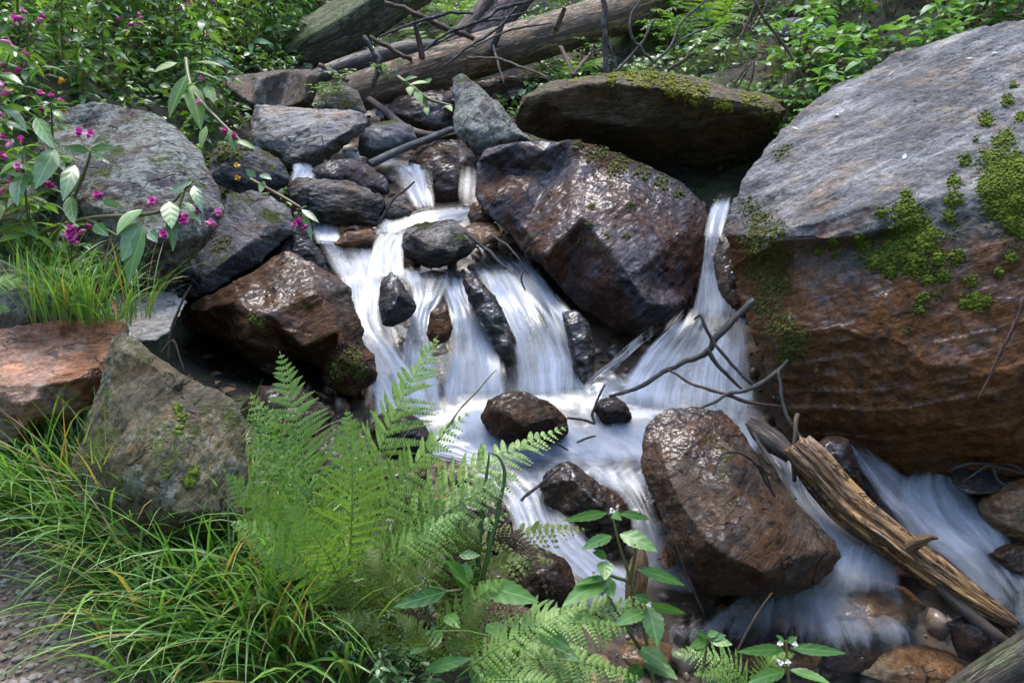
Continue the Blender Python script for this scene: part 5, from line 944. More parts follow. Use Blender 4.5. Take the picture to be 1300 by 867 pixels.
def balsam(h, seed, fol, nfl=6, lean=.15, leaf=.13, kinds=(0, 0, 1)):
    """returns (stem mesh, foliage mesh, [(flower kind, matrix)]) about the plant's foot"""
    rng = np.random.default_rng(seed); st = MB(); fo = MB(); fl = []
    la = rng.uniform(0, 6.28); top = np.array((math.cos(la) * lean * h, math.sin(la) * lean * h, h)); mid = top * .5 + np.array((rng.normal(0, .03), rng.normal(0, .03), 0))
    pts = catmull([(0, 0, -.05), mid, top], 20); V, Fs, uv = tube_geo(pts[::3], [.007, .006, .004], 6, 16); st.add(V, Fs, uv)
    def whorl(c, m, ln, tilt, a0):
        a = a0 + 2 * np.pi * np.arange(m) / m + rng.normal(0, .25, m); Dv = np.stack((np.cos(a), np.sin(a), rng.normal(tilt, .18, m)), 1)
        L = ln * rng.uniform(.75, 1.2, m); pet = .12 * L
        B = c + Dv * pet[:, None]
        for b in B:
            pv, pf, pu = tube_geo([c, (c + b) / 2 + (0, 0, .003), b], [.002, .0018, .0015], 4, 4); st.add(pv, pf, pu)
        leafset(fo, B, Dv, np.tile((0, 0, 1.), (m, 1)) + rng.normal(0, .25, (m, 3)), L, L * rng.uniform(.32, .44, m), rng.uniform(.3, 1.1, m), .22, 7, .4)
    nn = int(6 + h * 7)
    for i in range(nn):
        f = .10 + .90 * i / (nn - 1); c = pts[min(19, int(f * 19))]
        whorl(c, 4, leaf * 1.1 * (1.1 - .55 * max(0, f - .6) / .4) * rng.uniform(.8, 1.15), .15 if f > .8 else -.05, i * 1.05)
        if .3 < f < .85 and rng.random() < .8:          # side shoot
            a = rng.uniform(0, 6.28); e = c + np.array((math.cos(a), math.sin(a), .9)) * rng.uniform(.08, .2); V, Fs, uv = tube_geo([c, (c + e) / 2 + (0, 0, -.01), e], [.003, .0025, .002], 5, 6); st.add(V, Fs, uv)
            whorl(e, 4, leaf * .65, .1, a); whorl((c + e) / 2, 2, leaf * .6, 0, a)
    for i in range(nfl):
        a = rng.uniform(0, 6.28); c = pts[-1 - rng.integers(0, 5)]; e = c + np.array((math.cos(a) * .07, math.sin(a) * .07, rng.uniform(-.02, .08))) * rng.uniform(.6, 1.6)
        V, Fs, uv = tube_geo([c, (c + e) / 2 + (0, 0, .015), e], [.0015, .0012, .001], 4, 6); st.add(V, Fs, uv)
        b2 = e + rng.normal(0, .008, 3)
        fl.append((kinds[rng.integers(0, len(kinds))], Matrix.Translation(Vector(e)) @ Matrix.Rotation(rng.uniform(0, 6.28), 4, 'Z') @ Matrix.Rotation(rng.uniform(-.5, .5), 4, 'X') @ Matrix.Scale(rng.uniform(.8, 1.15), 4)))
    def mk(mb, nm, m):
        me = mesh_fast(nm, np.concatenate(mb.V), mb.L, mb.S); set_uv(me, np.concatenate(mb.UV)); set_attr(me, 'rnd', np.concatenate(mb.R)); me.materials.append(m); return me
    return mk(st, 'stem', M['stemr'] if seed % 2 else M['stemg']), mk(fo, 'foliage', fol), fl
def plant_from(proto, name, loc, rz, sc, label, cat, group=None):
    r = empty(name, loc); r.rotation_euler = (0, 0, rz); r.scale = (sc,) * 3; tag(r, label, cat, group)
    o = bpy.data.objects.new('stem', proto[0]); COL.objects.link(o); o.parent = r
    o = bpy.data.objects.new('foliage', proto[1]); COL.objects.link(o); o.parent = r
    for k, mt in proto[2]:
        f = bpy.data.objects.new('flower', FL[k]); COL.objects.link(f); f.parent = r; f.matrix_local = mt
    return r
PR = [balsam(h, i, M['balsam'] if i % 3 else M['balsam_pale'], n, .15, lf, kd) for i, (h, n, lf, kd) in enumerate([(.95, 12, .14, (0, 0, 1)), (.8, 10, .13, (0, 1)), (1.1, 13, .15, (0, 0, 1)), (.6, 7, .11, (1, 0)), (.7, 6, .12, (0, 2)), (.45, 0, .10, (0,))])]
rng = np.random.default_rng(9); spots = []
tries = 0
while len(spots) < 105 and tries < 4000:
    tries += 1; x = rng.uniform(-70, 395); y = rng.uniform(-20, 225)
    if x > 240 and y > 190 - (x - 240) * .62: continue
    h = hit(x, max(y, -40), keys=[]); h2 = hit(x, y)
    if h is None or h2[2] < h[2] - .02: continue
    g = np.array(h[0])
    if g[1] < 4.3 or g[1] > 11: continue
    if any(np.hypot(*(g[:2] - s[:2])) < .22 for s in spots): continue
    spots.append(g)
for i, g in enumerate(spots):
    pi = [0, 1, 2, 3, 4, 5, 1, 3][int(rng.integers(0, 8))] if g[1] < 6.3 else [0, 1, 2, 4][int(rng.integers(0, 4))]
    lab = ['pink flowered leafy plant in the dense stand covering the bank', 'leafy plant with pink and yellow flowers in the dense bank stand', 'low leafy plant without flowers in the dense bank stand'][2 if pi == 5 else 1 if pi == 4 else 0]
    plant_from(PR[pi], 'balsam_plant', tuple(g), rng.uniform(0, 6.28), rng.uniform(.75, 1.05), lab, 'flowering plant', 'balsam plants on the bank')
for i, (x, y, d) in enumerate([(440,846,2.2),(480,862,2.15),(515,838,2.22),(550,868,2.1),(590,850,2.15),(625,872,2.08),(660,858,2.15),(700,872,2.12),(740,868,2.2),(460,815,2.28),(535,805,2.3),(500,885,2.05)]):
    g = P(x, y, d); q = drop(g[0], g[1])
    if q is not None: plant_from(PR[5], 'seedling', tuple(q), i * 2.1, .38 + .05 * (i % 3), 'low leafy seedling among the ferns between path and stream', 'plant', 'seedlings among the ferns')
near = [(8,352,3.3,2,.98,'tallest pink flowered plant at the frame edge above the dark speckled rock'),(48,345,3.25,0,.85,'pink flowered plant with broad leaves just before the lichen boulder'),(85,338,3.4,1,.62,'shorter pink flowered plant standing against the lichen boulder'),(-25,330,3.1,0,1.0,'half cut off leafy plant at the frame edge'),(28,325,3.6,1,1.1,'pink flowered plant behind the grass fringe'),(65,300,3.75,4,.9,'plant with yellow flowers rising beside the lichen boulder'),(0,300,3.9,2,1.05,'tall balsam plant behind the grass fringe'),(110,355,3.35,3,.55,'small pink flowered plant at the foot of the lichen boulder'),(130,330,3.3,3,.5,'small plant leaning on the lichen boulder')]
for i, (x, y, d, pi, s, lab) in enumerate(near):
    g = P(x, y, d); g[2] = drop(g[0], g[1])[2] if drop(g[0], g[1]) else g[2]
    plant_from(PR[pi], 'balsam_plant', tuple(g), i * 1.3, s, lab, 'flowering plant')

def leafy(name, label, cat, root, stems, leaves, mat, smat, flowers=(), facing=(0, -.55, .75), fold=.2, serr=.0, droop=.35, rad=2.2):
    """a plant with each leaf placed: leaves = (base px, tip px, width px, depth[, depth at tip])"""
    r = empty(name, P(*root)); tag(r, label, cat); bpy.context.view_layer.update(); mb = MB()
    for s in stems:
        W = [P(*q) for q in s]; rr = rad * np.mean([q[2] for q in s]) / F; V, Fs, uv = tube_geo(W, [rr * 1.2, rr, rr * .6], 7, 6 * len(s)); mb.add(V, Fs, uv)
    mb.build('stem', smat, r)
    rg = np.random.default_rng(int(root[0]) + 1)
    for (b, tp, w_, d, *d2) in leaves:
        B = P(b[0], b[1], d); T = P(tp[0], tp[1], (d2[0] if d2 else d)); v = T - B; L = np.linalg.norm(v); lb = MB()
        N = np.array(facing) + rg.normal(0, .22, 3); dr = droop * rg.uniform(.4, 1.4)
        Nn = N - v * (N @ v) / L ** 2; Nn /= np.linalg.norm(Nn)
        leafset(lb, B[None], (v + Nn * L * dr * .5)[None], N[None], L * 1.02, w_ * d / F, dr, fold, 14 if serr else 8, .38, np.array([rg.random()]), serr=serr)
        lb.build('leaf', mat, r)
    for (fx, fy, d, k) in flowers:
        f = bpy.data.objects.new('flower', FL[k] if isinstance(k, int) else k); COL.objects.link(f); f.parent = r
        f.matrix_parent_inverse = Matrix.Identity(4); f.location = tuple(P(fx, fy, d) - np.array(r.location)); f.rotation_euler = (rg.uniform(-.4, .4), rg.uniform(-.4, .4), rg.uniform(-.8, .8))
    return r
wf = flower_mesh('flower', M['white'], .014)
leafy('nettle_plant', 'tall green nettle like plant with toothed leaves over the lower stream', 'plant', (832, 880, 2.3), [[(832,885,2.3),(818,800,2.3),(800,735,2.3),(786,690,2.3),(776,648,2.3)],[(800,738,2.3),(806,705,2.27),(806,690,2.26)],[(812,822,2.3),(795,795,2.26),(770,752,2.25)],[(800,738,2.3),(780,732,2.27),(768,727,2.26)]],
  [((770,651),(715,661),13,2.3,2.2),((779,652),(789,660),12,2.28,2.2),((786,652),(826,659),12,2.3,2.35),((776,680),(738,698),17,2.3,2.22),((787,678),(835,700),25,2.3,2.25),((770,706),(752,701),12,2.28,2.25),((768,712),(768,736),21,2.26,2.2),((776,732),(714,769),27,2.28,2.15),((770,735),(778,760),19,2.26,2.2),((808,722),(870,743),17,2.27,2.3),((826,763),(802,757),13,2.27,2.25),((824,766),(870,778),13,2.27,2.3),((824,772),(835,820),28,2.27,2.2),((820,775),(780,794),21,2.27,2.2),((812,822),(848,847),26,2.3,2.2),((806,818),(795,818),10,2.3,2.25),((818,838),(860,862),24,2.3,2.2),((815,845),(790,870),20,2.3,2.2),((770,733),(730,742),12,2.26,2.2)], M['nettle'], M['stemg'], [(777,648,2.29,wf),(754,727,2.24,wf),(823,768,2.25,wf),(765,752,2.24,wf)], serr=.14)
leafy('nettle_plant', 'broad leaved nettle like plant among the fern fronds', 'plant', (655, 885, 2.1), [[(655,890,2.1),(625,810,2.1),(606,770,2.1),(592,748,2.1)],[(648,850,2.1),(590,815,2.05),(562,800,2.05)],[(592,748,2.1),(575,750,2.08),(565,751,2.07)],[(645,850,2.1),(665,815,2.06),(690,795,2.05)]],
  [((566,751),(498,771),21,2.07,2.0),((612,743),(684,764),30,2.07,2.0),((590,745),(566,711),30,2.06,2.0),((590,742),(592,712),22,2.08,2.1),((583,705),(610,705),13,2.1,2.1),((598,748),(575,730),18,2.08,2.0),((566,780),(584,797),18,2.06,2.0),((562,802),(520,830),24,2.05,2.0),((618,792),(644,812),24,2.06,2.0),((640,806),(685,796),18,2.05,2.0),((680,797),(722,822),24,2.05,2.0),((650,850),(680,875),30,2.04,1.98),((565,815),(615,822),16,2.05,2.0),((540,850),(600,835),18,2.02,2.0),((640,850),(600,870),26,2.02,1.98),((700,820),(735,838),20,2.04,2.0)], M['nettle'], M['stemg'], [(645,845,2.0,wf)], serr=.14)
leafy('nettle_plant', 'white flowered nettle like plant at the lower edge of the stream', 'plant', (1000, 890, 2.1), [[(1005,890,2.1),(1000,850,2.1),(998,812,2.1)]],
  [((995,824),(935,827),15,2.1,2.05),((1003,822),(1074,829),15,2.1,2.1),((1003,850),(1055,868),18,2.1,2.05),((996,815),(985,806),9,2.1,2.1),((1000,815),(1012,808),9,2.1,2.1),((996,852),(950,866),18,2.1,2.05)], M['nettle'], M['stemg'], [(990,816,2.08,wf),(1010,818,2.08,wf),(1000,840,2.07,wf),(990,840,2.07,wf)], serr=.14)
leafy('young_plant', 'small pale green seedling with rounded leaves by the dry orange stalk', 'plant', (880, 890, 2.1), [[(880,890,2.1),(893,845,2.1),(898,808,2.1)]],
  [((898,808),(884,803),10,2.1,2.08),((898,806),(912,802),10,2.1,2.1),((896,812),(874,822),14,2.1,2.05),((900,812),(930,818),15,2.1,2.08),((899,810),(922,806),11,2.1,2.1),((896,822),(884,828),9,2.1,2.05)], M['nettle'], M['stemg'])
leafy('balsam_plant', 'balsam plant leaning over the lichen boulder with big hanging leaves', 'flowering plant', (40, 300, 3.2), [[(40,300,3.2),(110,278,3.1),(180,273,3.05),(210,265,3.0),(235,240,3.0),(245,230,3.0)],[(110,278,3.1),(150,300,3.05)],[(60,320,3.2),(90,262,3.15),(112,205,3.1),(114,190,3.1)],[(233,243,3.0),(228,262,2.98)]],
  [((180,266),(148,298),24,3.05,2.95),((178,282),(155,332),26,3.03,2.95),((182,292),(163,362),26,3.0,2.95),((213,255),(220,320),17,2.98,2.92),((215,256),(218,290),22,2.97,2.9),((245,230),(214,246),7,3.0,2.95),((246,236),(257,270),14,2.98,2.92),((233,256),(256,286),12,2.97,2.92),((190,295),(200,308),13,2.97,2.93),((125,240),(112,235),12,3.1,3.05),((114,190),(148,188),11,3.1,3.0),((113,192),(80,188),12,3.1,3.0),((116,195),(140,208),10,3.1,3.05),((95,210),(80,255),20,3.1,3.0),((88,250),(95,285),18,3.1,3.0),((70,190),(45,240),26,3.1,3.0),((30,220),(22,262),24,3.05,2.95),((45,150),(70,190),18,3.1,3.0),((130,255),(155,262),10,3.08,3.05),((120,285),(138,300),16,3.06,3.0)], M['balsam'], M['stemg'],
  [(230,275,2.95,0),(233,280,2.95,0),(252,265,2.95,0),(208,297,2.95,0),(194,255,2.98,0),(124,247,3.0,0),(90,290,3.0,0),(88,297,3.0,0),(92,303,3.0,0),(277,270,2.96,1),(268,283,2.96,1),(115,170,3.05,0),(100,168,3.05,0)], facing=(.1, -.6, .6))
leafy('balsam_plant', 'balsam stem hanging down with one pink bloom beside the flaky schist rock', 'flowering plant', (318, 228, 4.7), [[(318,228,4.7),(340,240,4.6),(362,252,4.5),(382,264,4.45)]],
  [((383,266),(405,283),9,4.45,4.4),((384,270),(396,306),9,4.45,4.4),((380,266),(390,262),6,4.45,4.4),((330,222),(345,228),10,4.6,4.55),((325,225),(312,215),10,4.6,4.6),((335,230),(330,245),9,4.6,4.55)], M['balsam'], M['stemr'], [(374,284,4.4,0),(386,288,4.4,0),(380,280,4.4,0)])
leafy('balsam_plant', 'long yellow green balsam stem arching down before the grey schist slab', 'flowering plant', (235, 60, 4.9), [[(236,75,4.9),(245,115,4.7),(280,155,4.5),(320,192,4.4)],[(236,75,4.9),(238,100,4.8),(240,130,4.75)]],
  [((240,105),(255,165),24,4.7,4.6),((238,95),(215,150),22,4.7,4.6),((262,108),(272,132),14,4.6,4.55),((290,165),(300,195),9,4.45,4.4),((262,160),(255,190),11,4.5,4.45),((245,90),(278,102),10,4.6,4.6),((300,178),(325,190),9,4.4,4.38),((230,120),(250,105),12,4.7,4.6),((245,80),(285,85),12,4.7,4.65),((225,80),(195,92),14,4.7,4.65)], M['balsam_pale'], M['stemg'], [(252,130,4.5,1),(285,165,4.4,0),(297,172,4.4,0),(256,100,4.6,1),(300,210,4.5,2),(302,226,4.5,2)])
leafy('sapling', 'leafy sprig hanging before the black hollow rock', 'plant', (505, 100, 6.0), [[(505,98,6.0),(525,112,5.9),(545,126,5.85),(575,135,5.8)],[(538,124,5.87),(545,140,5.85)]],
  [((520,110),(521,122),10,5.9,5.85),((528,114),(536,135),11,5.87,5.8),((545,105),(520,108),10,5.9,5.85),((512,103),(530,98),9,5.95,5.9),((540,136),(543,147),8,5.85,5.8),((566,134),(574,142),9,5.8,5.75),((540,106),(548,100),7,5.9,5.9)], M['balsam_pale'], M['stemg'])

# ---- bushes above the huge boulder, sprigs among the fallen wood
def bush(n, h, seed, leaf):
    rng = np.random.default_rng(seed); st = MB(); fo = MB()
    for i in range(n):
        a = rng.uniform(0, 6.28); e = np.array((math.cos(a) * h * .7, math.sin(a) * h * .7, h * rng.uniform(.5, 1.))); c = e * .5 + np.array((0, 0, h * .3)); pts = catmull([(0, 0, -.05), c, e], 14)
        V, Fs, uv = tube_geo(pts[::2], [.004, .003, .0015], 5, 10); st.add(V, Fs, uv)
        for j in range(3, 14, 2):
            aa = rng.uniform(0, 6.28); dr = np.array((math.cos(aa), math.sin(aa), .1)); b = pts[j] + dr * leaf * .5
            V, Fs, uv = tube_geo([pts[j], b], [.0012, .001], 4, 3); st.add(V, Fs, uv)
            side = np.array((-dr[1], dr[0], 0)); Dv = np.array((dr, dr * .35 + side, dr * .35 - side)); m = 3
            L = leaf * rng.uniform(.7, 1.2, m) * (1, .8, .8)
            leafset(fo, np.tile(b, (m, 1)), Dv + rng.normal(0, .12, (m, 3)), np.tile((0, -.25, 1.), (m, 1)) + rng.normal(0, .25, (m, 3)), L, L * .62, rng.uniform(.3, .9, m), .15, 7, .38)
    def mk(mb, nm, m):
        me = mesh_fast(nm, np.concatenate(mb.V), mb.L, mb.S); set_uv(me, np.concatenate(mb.UV)); set_attr(me, 'rnd', np.concatenate(mb.R)); me.materials.append(m); return me
    return mk(st, 'stem', M['stemr']), mk(fo, 'foliage', M['bush']), []
BU = [bush(9, .7, 1, .11), bush(7, .55, 2, .13), bush(10, .5, 3, .08)]
rng = np.random.default_rng(21)
for i, (x, y, d, b, s) in enumerate([(1010,70,6.0,0,1),(1040,60,6.2,1,1),(1075,90,5.4,0,1),(1105,70,5.5,1,1),(1050,110,5.5,2,1),(1030,130,5.4,2,.9),(1140,40,5.6,0,1),(1180,30,5.8,1,1),(1220,20,5.9,0,1),(1270,10,6.0,1,1),(1310,5,6.1,0,1),(1090,30,6.5,1,1.2),(1130,10,6.8,0,1.2),(1000,20,7.5,1,1.2),(1060,0,7.6,0,1.2),(1200,-10,7.0,1,1.2),(1280,-20,7.2,0,1.2),(960,20,7.8,0,1),(930,0,8.5,1,1.2),(830,20,8.0,2,1.1),(800,10,8.2,1,1),(760,0,8.8,0,1),(450,-5,9.5,0,1.1),(400,5,9.0,1,1.1),(530,10,9.0,2,1.1),(690,70,7.9,2,.8),(740,80,7.6,2,.8),(850,60,7.4,2,.8),(990,140,5.9,2,.7),(960,110,6.2,2,.6)]):
    g = P(x, y, d); q = drop(g[0], g[1])
    if q is None: continue
    plant_from(BU[b], 'bush', tuple(q), rng.uniform(0, 6.28), s, 'green broad leaved bush in the thicket on the far slope' if b != 2 else 'small leaved bush in the thicket on the far slope', 'bush', 'bushes on the far slope')
for i, (x, y, d, lab) in enumerate([(430,92,6.3,'bright leafy sprig beside the pale short stick'),(490,85,6.5,'leafy sprig growing on the broken end of the thick trunk'),(415,112,6.2,'leafy sprig over the small mossy angular rock')]):
    plant_from(BU[2], 'sapling', tuple(P(x, y + 22, d)), i * 2., .38, lab, 'plant')

# ---- undergrowth that nobody could count
rng = np.random.default_rng(4); n = 90000
X = rng.uniform(-9, 9, n); Y = 4.4 + rng.random(n) ** .9 * 10.5
g2 = np.stack((X, Y), 1); Z = ground_z(g2); bd = bed_dist(g2)
dens = fbm(np.stack((X * .9, Y * .9, X * 0), 1), 3, 44) + .5 * np.clip((-X - .8) / 1.5, 0, 1)
R1x = ((X > -1.0) & (Y < 6.0)) | (Y < 4.4)
ok = (bd > .75) & (dens > -.12 + .25 * rng.random(n)) & ~R1x
X, Y, Z = X[ok], Y[ok], Z[ok]; n = len(X)
mb = MB(); lump = .35 * np.clip(fbm(np.stack((X * 1.6, Y * 1.6, X * 0), 1), 3, 12) + .3, 0, 1)
B = np.stack((X, Y, Z + .04 + lump * rng.random(n) ** .5 * 1.3), 1); a = rng.uniform(0, 6.28, n); L = rng.uniform(.03, .095, n)
leafset(mb, B, np.stack((np.cos(a), np.sin(a), rng.normal(0, .3, n)), 1), np.tile((0, -.35, 1.), (n, 1)) + rng.normal(0, .35, (n, 3)), L, L * rng.uniform(.4, .7, n), rng.uniform(.2, 1, n), .2, 3, .42)
o = mb.build('undergrowth', M['under']); o['kind'] = 'stuff'
# ------------------------------------------------------------------ moss cushions, fallen leaves, gravel
def moss_mat(name, a, b):
    k = NT(name); p = k.pos(); nf = k.noise(p, 160, 4, .7); nb = k.noise(p, 12, 5, .65); r = k.attr('rnd')
    col = k.mix(k.mapr(k.math('ADD', k.math('MULTIPLY', r, .5), k.math('ADD', k.math('MULTIPLY', nf, .5), k.math('MULTIPLY', nb, .5))), .4, 1.0), a, b)
    bs = k.n('BsdfPrincipled', {'Base Color': col, 'Roughness': .95, 'Normal': k.bump(nf, 1., .006), 'Sheen Weight': .35, 'Sheen Tint': (.6, .8, .2), 'Specular IOR Level': .2}); return k.shade(bs.outputs[0])
M['moss'] = moss_mat('green_moss', (.022, .036, .004), (.15, .19, .016))
M['moss_y'] = moss_mat('yellow_moss', (.06, .06, .008), (.26, .25, .03))
M['moss_d'] = moss_mat('dark_moss', (.012, .018, .004), (.055, .075, .012))
M['moss_o'] = moss_mat('olive_moss', (.025, .024, .008), (.105, .10, .022))
_ico = {}
def ico(k=2):
    if k not in _ico:
        bm = bmesh.new(); bmesh.ops.create_icosphere(bm, subdivisions=k, radius=1); _ico[k] = (np.array([v.co[:] for v in bm.verts]), [tuple(v.index for v in f.verts) for f in bm.faces]); bm.free()
    return _ico[k]
def moss(key, blobs, mat, size=(.004, .009), step=2.5, thick=.8, seed=0, fill=.9):
    """cushion of many small tufts, each seated on the stone's own surface"""
    grp = []
    for b in blobs:
        near_ = [g for g in grp if any(math.hypot(b[0] - c[0], b[1] - c[1]) < .95 * (b[2] + c[2]) for c in g)]
        grp = [g for g in grp if not any(g is q for q in near_)] + [[b] + [c for g in near_ for c in g]]
    if len(grp) > 1:
        for j, g in enumerate(grp): moss(key, g, mat, size, step, thick, seed + 17 * j, fill)
        return
    sz0 = size
    o = ROCKS[key][0]; rng = np.random.default_rng(seed + 5); bv = ROCKS[key][1]; V0, F0 = ico(); V1, F1 = ico(1); mb = MB(); bpy.context.view_layer.update()
    for (bx, by, br), step, size, lev in [(b, step * 1.3, (sz0[0] * 1.2, sz0[1] * 1.2), 0) for b in blobs] + [(b, 1.75, (sz0[0] * .42, sz0[0] * .85), 1) for b in blobs]:
        VA, FA = (V0, F0) if lev == 0 else (V1, F1)
        for x in np.arange(bx - br * 1.3, bx + br * 1.3, step):
            for y in np.arange(by - br * 1.3, by + br * 1.3, step):
                jx, jy = x + rng.uniform(-1.8, 1.8), y + rng.uniform(-1.8, 1.8); dd = math.hypot(jx - bx, jy - by) / br
                if dd > 1.35 - .6 * rng.random() or rng.random() > fill * (1 if dd < .8 else .6): continue
                h = bv.ray_cast(CAMP, ray(jx, jy))
                if h[0] is None: continue
                s = rng.uniform(*size) * (1.15 - .55 * min(dd, 1.2)); Nn = np.array(h[1]); Nn = -Nn if Nn @ np.array(ray(jx, jy)) > 0 else Nn
                V = VA * s * (1 + (.12, .3)[lev] * rng.normal(size=(len(VA), 1))); V = V + Nn * (V @ Nn)[:, None] * (thick - 1)
                V = V + np.array(h[0]) + Nn * (s * .25 + (1.2 * thick * max(0, 1 - dd) * sz0[1] * (1.1 if lev else .75)) + (sz0[1] * thick * .55 if lev and dd < .9 else 0)); mb.add(V, FA, None, float(rng.random()))
    if mb.n: return mb.build('moss', mat, o, smooth=False)
for bl in ([(1275,180,16),(1262,205,20),(1290,215,25),(1265,235,26),(1292,258,30),(1268,262,24),(1252,240,14),(1285,285,14),(1296,290,14)],
           [(1150,270,20),(1165,285,18),(1145,300,22),(1170,308,20),(1135,320,20),(1112,330,16),(1096,312,12),(1160,335,20),(1190,328,12),(1184,300,13),(1196,350,10),(1130,345,12),(1120,270,8),(1150,248,8),(1180,355,9)],
           [(1210,255,13),(1212,232,11),(1205,275,9)], [(1225,203,10)], [(1252,152,11)], [(1278,128,9)], [(1286,110,6)], [(1090,302,8)], [(1058,307,8)], [(1040,320,7)], [(1236,381,14),(1250,383,11),(1222,386,8)], [(1230,356,9)], [(1284,327,9)], [(1268,345,6)], [(1216,326,11)], [(1172,378,8),(1168,394,6)], [(1060,325,5)], [(1248,142,4)], [(1238,178,4)], [(1296,150,9)]):
    moss('R1', bl, M['moss'], seed=int(bl[0][0]), thick=1.1)
moss('R1', [(1150,290,42),(1105,320,28),(1185,345,24),(1205,290,20),(1160,262,20),(1192,372,14),(1165,395,14),(1150,420,8)], M['moss_d'], (.003, .006), 2.6, .4, 31, fill=.34)
moss('R1', [(1275,230,38),(1250,210,24),(1285,300,22)], M['moss_d'], (.003, .006), 2.6, .4, 32, fill=.34)
moss('R1', [(952,262,16),(968,285,22),(988,296,18),(960,310,24),(985,325,22),(968,345,24),(988,362,22),(978,390,26),(995,418,24),(1004,442,20),(990,458,14),(1020,430,12)], M['moss_o'], (.004, .009), 3.0, .5, 3, fill=.72)
moss('R1', [(990,196,12),(1000,190,8)], M['moss_o'], (.004, .008), 3, .5, 4)
moss('R2', [(800,97,10),(825,99,14),(848,105,14),(868,113,13),(882,127,11),(855,118,9),(893,116,10),(776,102,8)], M['moss_y'], (.008, .016), 3, .7, 5, fill=.75)
moss('R2', [(915,134,10),(925,138,7)], M['moss_y'], (.008, .014), 3, .7, 6)
moss('R2', [(950,127,9),(960,128,7)], M['moss_y'], (.008, .014), 3, .7, 7)
moss('R2', [(975,140,10),(985,150,10),(970,148,9)], M['moss_o'], (.008, .014), 3, .7, 8)
moss('R3', [(735,182,10),(765,190,14),(790,203,14),(815,218,13),(840,232,12),(780,215,12),(750,197,10),(862,245,9)], M['moss_o'], (.006, .012), 3, .6, 9, fill=.7)
moss('R3', [(752,262,6),(748,285,5),(757,312,5),(735,308,6),(800,262,7),(795,300,5),(770,300,4)], M['moss_o'], (.006, .010), 3, .7, 10)
moss('R17', [(447,452,15),(432,468,16),(455,470,14),(425,480,10)], M['moss_o'], (.005, .010), 3, .5, 11, fill=.7)
moss('R17', [(322,404,9),(330,412,7)], M['moss'], (.004, .008), 3, .5, 12)
moss('R21', [(226,518,7),(231,530,7),(228,545,6)], M['moss'], (.004, .009), 3, .6, 13)
moss('R21', [(245,600,9),(240,612,8)], M['moss'], (.004, .009), 3, .6, 14)
moss('R10', [(290,190,14),(310,186,12),(280,200,10),(300,198,10)], M['moss_o'], (.007, .012), 3, .6, 15, fill=.8)
moss('R11', [(270,300,8),(285,310,10),(275,318,8)], M['moss_o'], (.005, .01), 3, .5, 16)
moss('R31', [(905,560,12),(920,580,14),(915,605,14),(930,640,12)], M['moss_o'], (.003, .006), 3.2, .4, 17, fill=.35)
# fallen leaves on the boulder
for i, (x, y, a) in enumerate([(1148,203,.8),(1160,127,.4),(1235,75,.2),(1265,67,.3),(1128,97,.6),(1060,146,.5),(1013,165,1.)]):
    h = hit(x, y, ['R1'], False)
    if h is None: continue
    lb = MB(); N = np.array(h[1]); N = -N if N @ np.array(ray(x, y)) > 0 else N; Dv = np.cross(N, (math.cos(a * 7), math.sin(a * 7), .3))
    leafset(lb, (np.array(h[0]) + N * .004)[None], Dv[None], (N + .15)[None], .035, .02, -.5, .3, 6, rnd=np.array([.5]))
    tag(lb.build('fallen_leaf', plain_mat('pale_dry_leaf', (.42, .46, .36), .6) if i == 0 else bpy.data.materials['pale_dry_leaf']), 'pale dry leaf scrap lying on the huge grey boulder', 'leaf', 'fallen leaves on the huge boulder')
# gravel on the path
rng = np.random.default_rng(8); V0, F0 = ico(); mb = MB()
for i in range(1500):
    x, y = rng.uniform(-30, 420), rng.uniform(690, 880)
    if x > 120 and y < 740 + (x - 120) * .25: continue
    h = hit(x, y, keys=[])
    if h is None: continue
    s = .0035 + .012 * rng.random() ** 4
    V = V0 * s * (1 + .25 * rng.normal(size=(len(V0), 1))) * (1.2, 1., .6); mb.add(V + np.array(h[0]) + (0, 0, s * .2), F0, None, float(rng.random()))
k = NT('path_gravel'); r = k.attr('rnd'); col = k.mix(r, (.15, .12, .09), (.42, .36, .30)); col = k.mix(k.mapr(k.noise(k.pos(), 200, 3, .6), .35, .65, 0, .4), col, (.08, .06, .05))
o = mb.build('gravel', k.shade(k.n('BsdfPrincipled', {'Base Color': col, 'Roughness': .8}).outputs[0]), smooth=False); o['kind'] = 'stuff'

# pebbles packed between the rocks, brown leaf litter on the soil
rng = np.random.default_rng(61); mb = MB(); V0, F0 = ico(2); cnt = 0
def scatter_ground(n, xr, yr, test):
    q = np.stack((rng.uniform(*xr, n), rng.uniform(*yr, n)), 1); q = q[test(q)]
    return [drop(*p) for p in q]
for h in scatter_ground(5200, (-2.6, 3.2), (2.2, 8.2), lambda q: bed_dist(q) < .75 + .25 * rng.random(len(q))):
    if h is None: continue
    s = .008 + .05 * rng.random() ** 3; V = V0 * s * (1 + .12 * rng.normal(size=(len(V0), 1))) * rng.uniform(.6, 1.2, 3); mb.add(V + np.array(h) + (0, 0, s * .25), F0, None, float(rng.random()))
k = NT('stream_pebbles'); r = k.attr('rnd'); col = k.mix(r, (.05, .04, .035), (.26, .19, .13)); col = k.mix(k.mapr(k.noise(k.pos(), 60, 4, .65), .4, .65, 0, .6), col, (.03, .022, .017))
o = mb.build('pebbles', k.shade(k.n('BsdfPrincipled', {'Base Color': col, 'Roughness': .5, 'Coat Weight': .6, 'Coat Roughness': .15}).outputs[0])); o['kind'] = 'stuff'
mb = MB(); H = [np.array(h) for h in scatter_ground(5200, (-5.5, 5), (2.0, 10.5), lambda q: bed_dist(q) > .45) if h is not None]; n = len(H); a = rng.uniform(0, 6.28, n); L = rng.uniform(.03, .08, n)
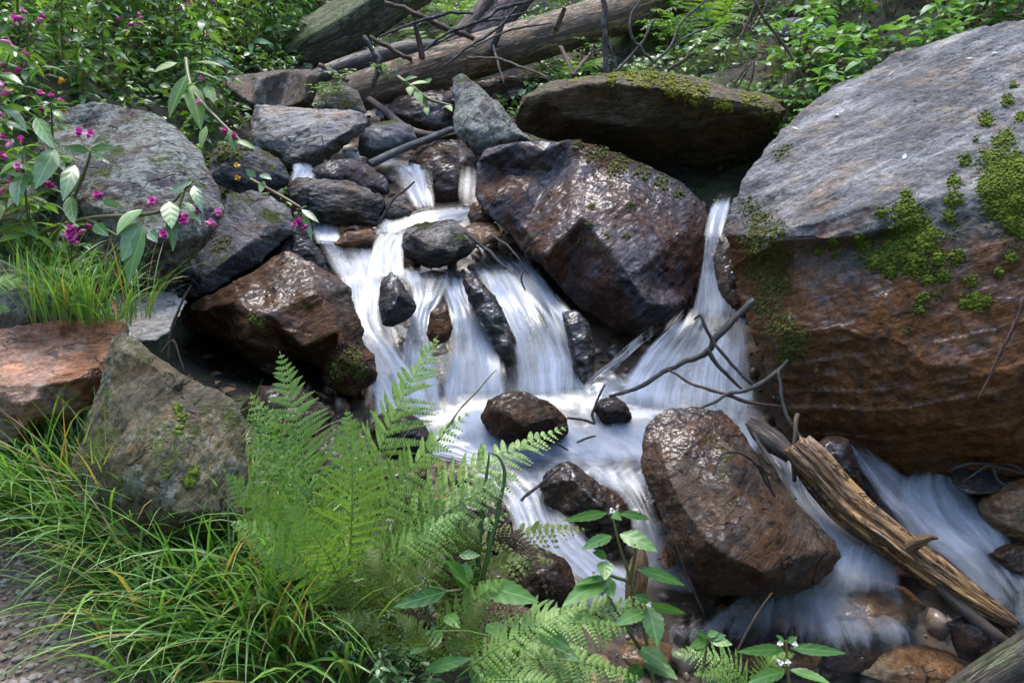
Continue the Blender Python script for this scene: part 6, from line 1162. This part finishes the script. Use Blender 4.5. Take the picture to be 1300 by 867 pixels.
leafset(mb, np.array(H) + np.stack((np.zeros(n), np.zeros(n), rng.uniform(.005, .03, n)), 1), np.stack((np.cos(a), np.sin(a), rng.normal(.1, .25, n)), 1), np.tile((0, 0, 1.), (n, 1)) + rng.normal(0, .35, (n, 3)), L, L * .5, rng.uniform(-.8, .9, n), .3, 4)
o = mb.build('leaf_litter', leaf_mat('dead_leaf', (.06, .032, .015), (.26, .15, .07), rough=.7, trans=.15, vein=6)); o['kind'] = 'stuff'
# ------------------------------------------------------------------ unseen ring of trees, added to block low sky and darken reflections
rng = np.random.default_rng(31); mb = MB(); n = 15000
a = rng.uniform(0, 2 * np.pi, n); front = np.clip(np.cos(a), 0, 1)          # a = 0 looks upstream
R = rng.uniform(8.5, 12.5, n) + 6.5 * front ** .5 * (front > 0)
gx = np.sin(a) * R; gy = 2.5 + np.cos(a) * R; gz = ground_z(np.stack((gx, gy), 1))
col = np.sin(a * 23 + 3 * np.sin(a * 7)) * .5 + .5
top = 5.5 + 4.0 * col + rng.normal(0, .6, n)
B = np.stack((gx, gy, gz + 1.0 + rng.random(n) ** .8 * top), 1); aa = rng.uniform(0, 6.28, n); L = rng.uniform(.35, .9, n)
leafset(mb, B, np.stack((np.cos(aa), np.sin(aa), rng.normal(-.3, .4, n)), 1), rng.normal(0, 1, (n, 3)) + (0, 0, .5), L, L * .55, rng.uniform(.1, .6, n), .2, 2, .45)
for i in range(46):
    t = 2 * np.pi * i / 46 + rng.normal(0, .04); r_ = rng.uniform(9, 12.5) + 6.5 * max(0, math.cos(t)) ** .5; x, y = math.sin(t) * r_, 2.5 + math.cos(t) * r_; z = float(ground_z([(x, y)])[0])
    V, Fs, uv = tube_geo([(x, y, z - .3), (x + rng.normal(0, .15), y, z + 5), (x + rng.normal(0, .3), y, z + 8.5)], [.2, .15, .06], 8, 10); mb.add(V, Fs, uv * 0 + .5, .1)
o = mb.build('unseen_forest', leaf_mat('unseen_forest_leaf', (.03, .06, .015), (.09, .15, .04), rough=.6, trans=.25, vein=0)); o['kind'] = 'stuff'
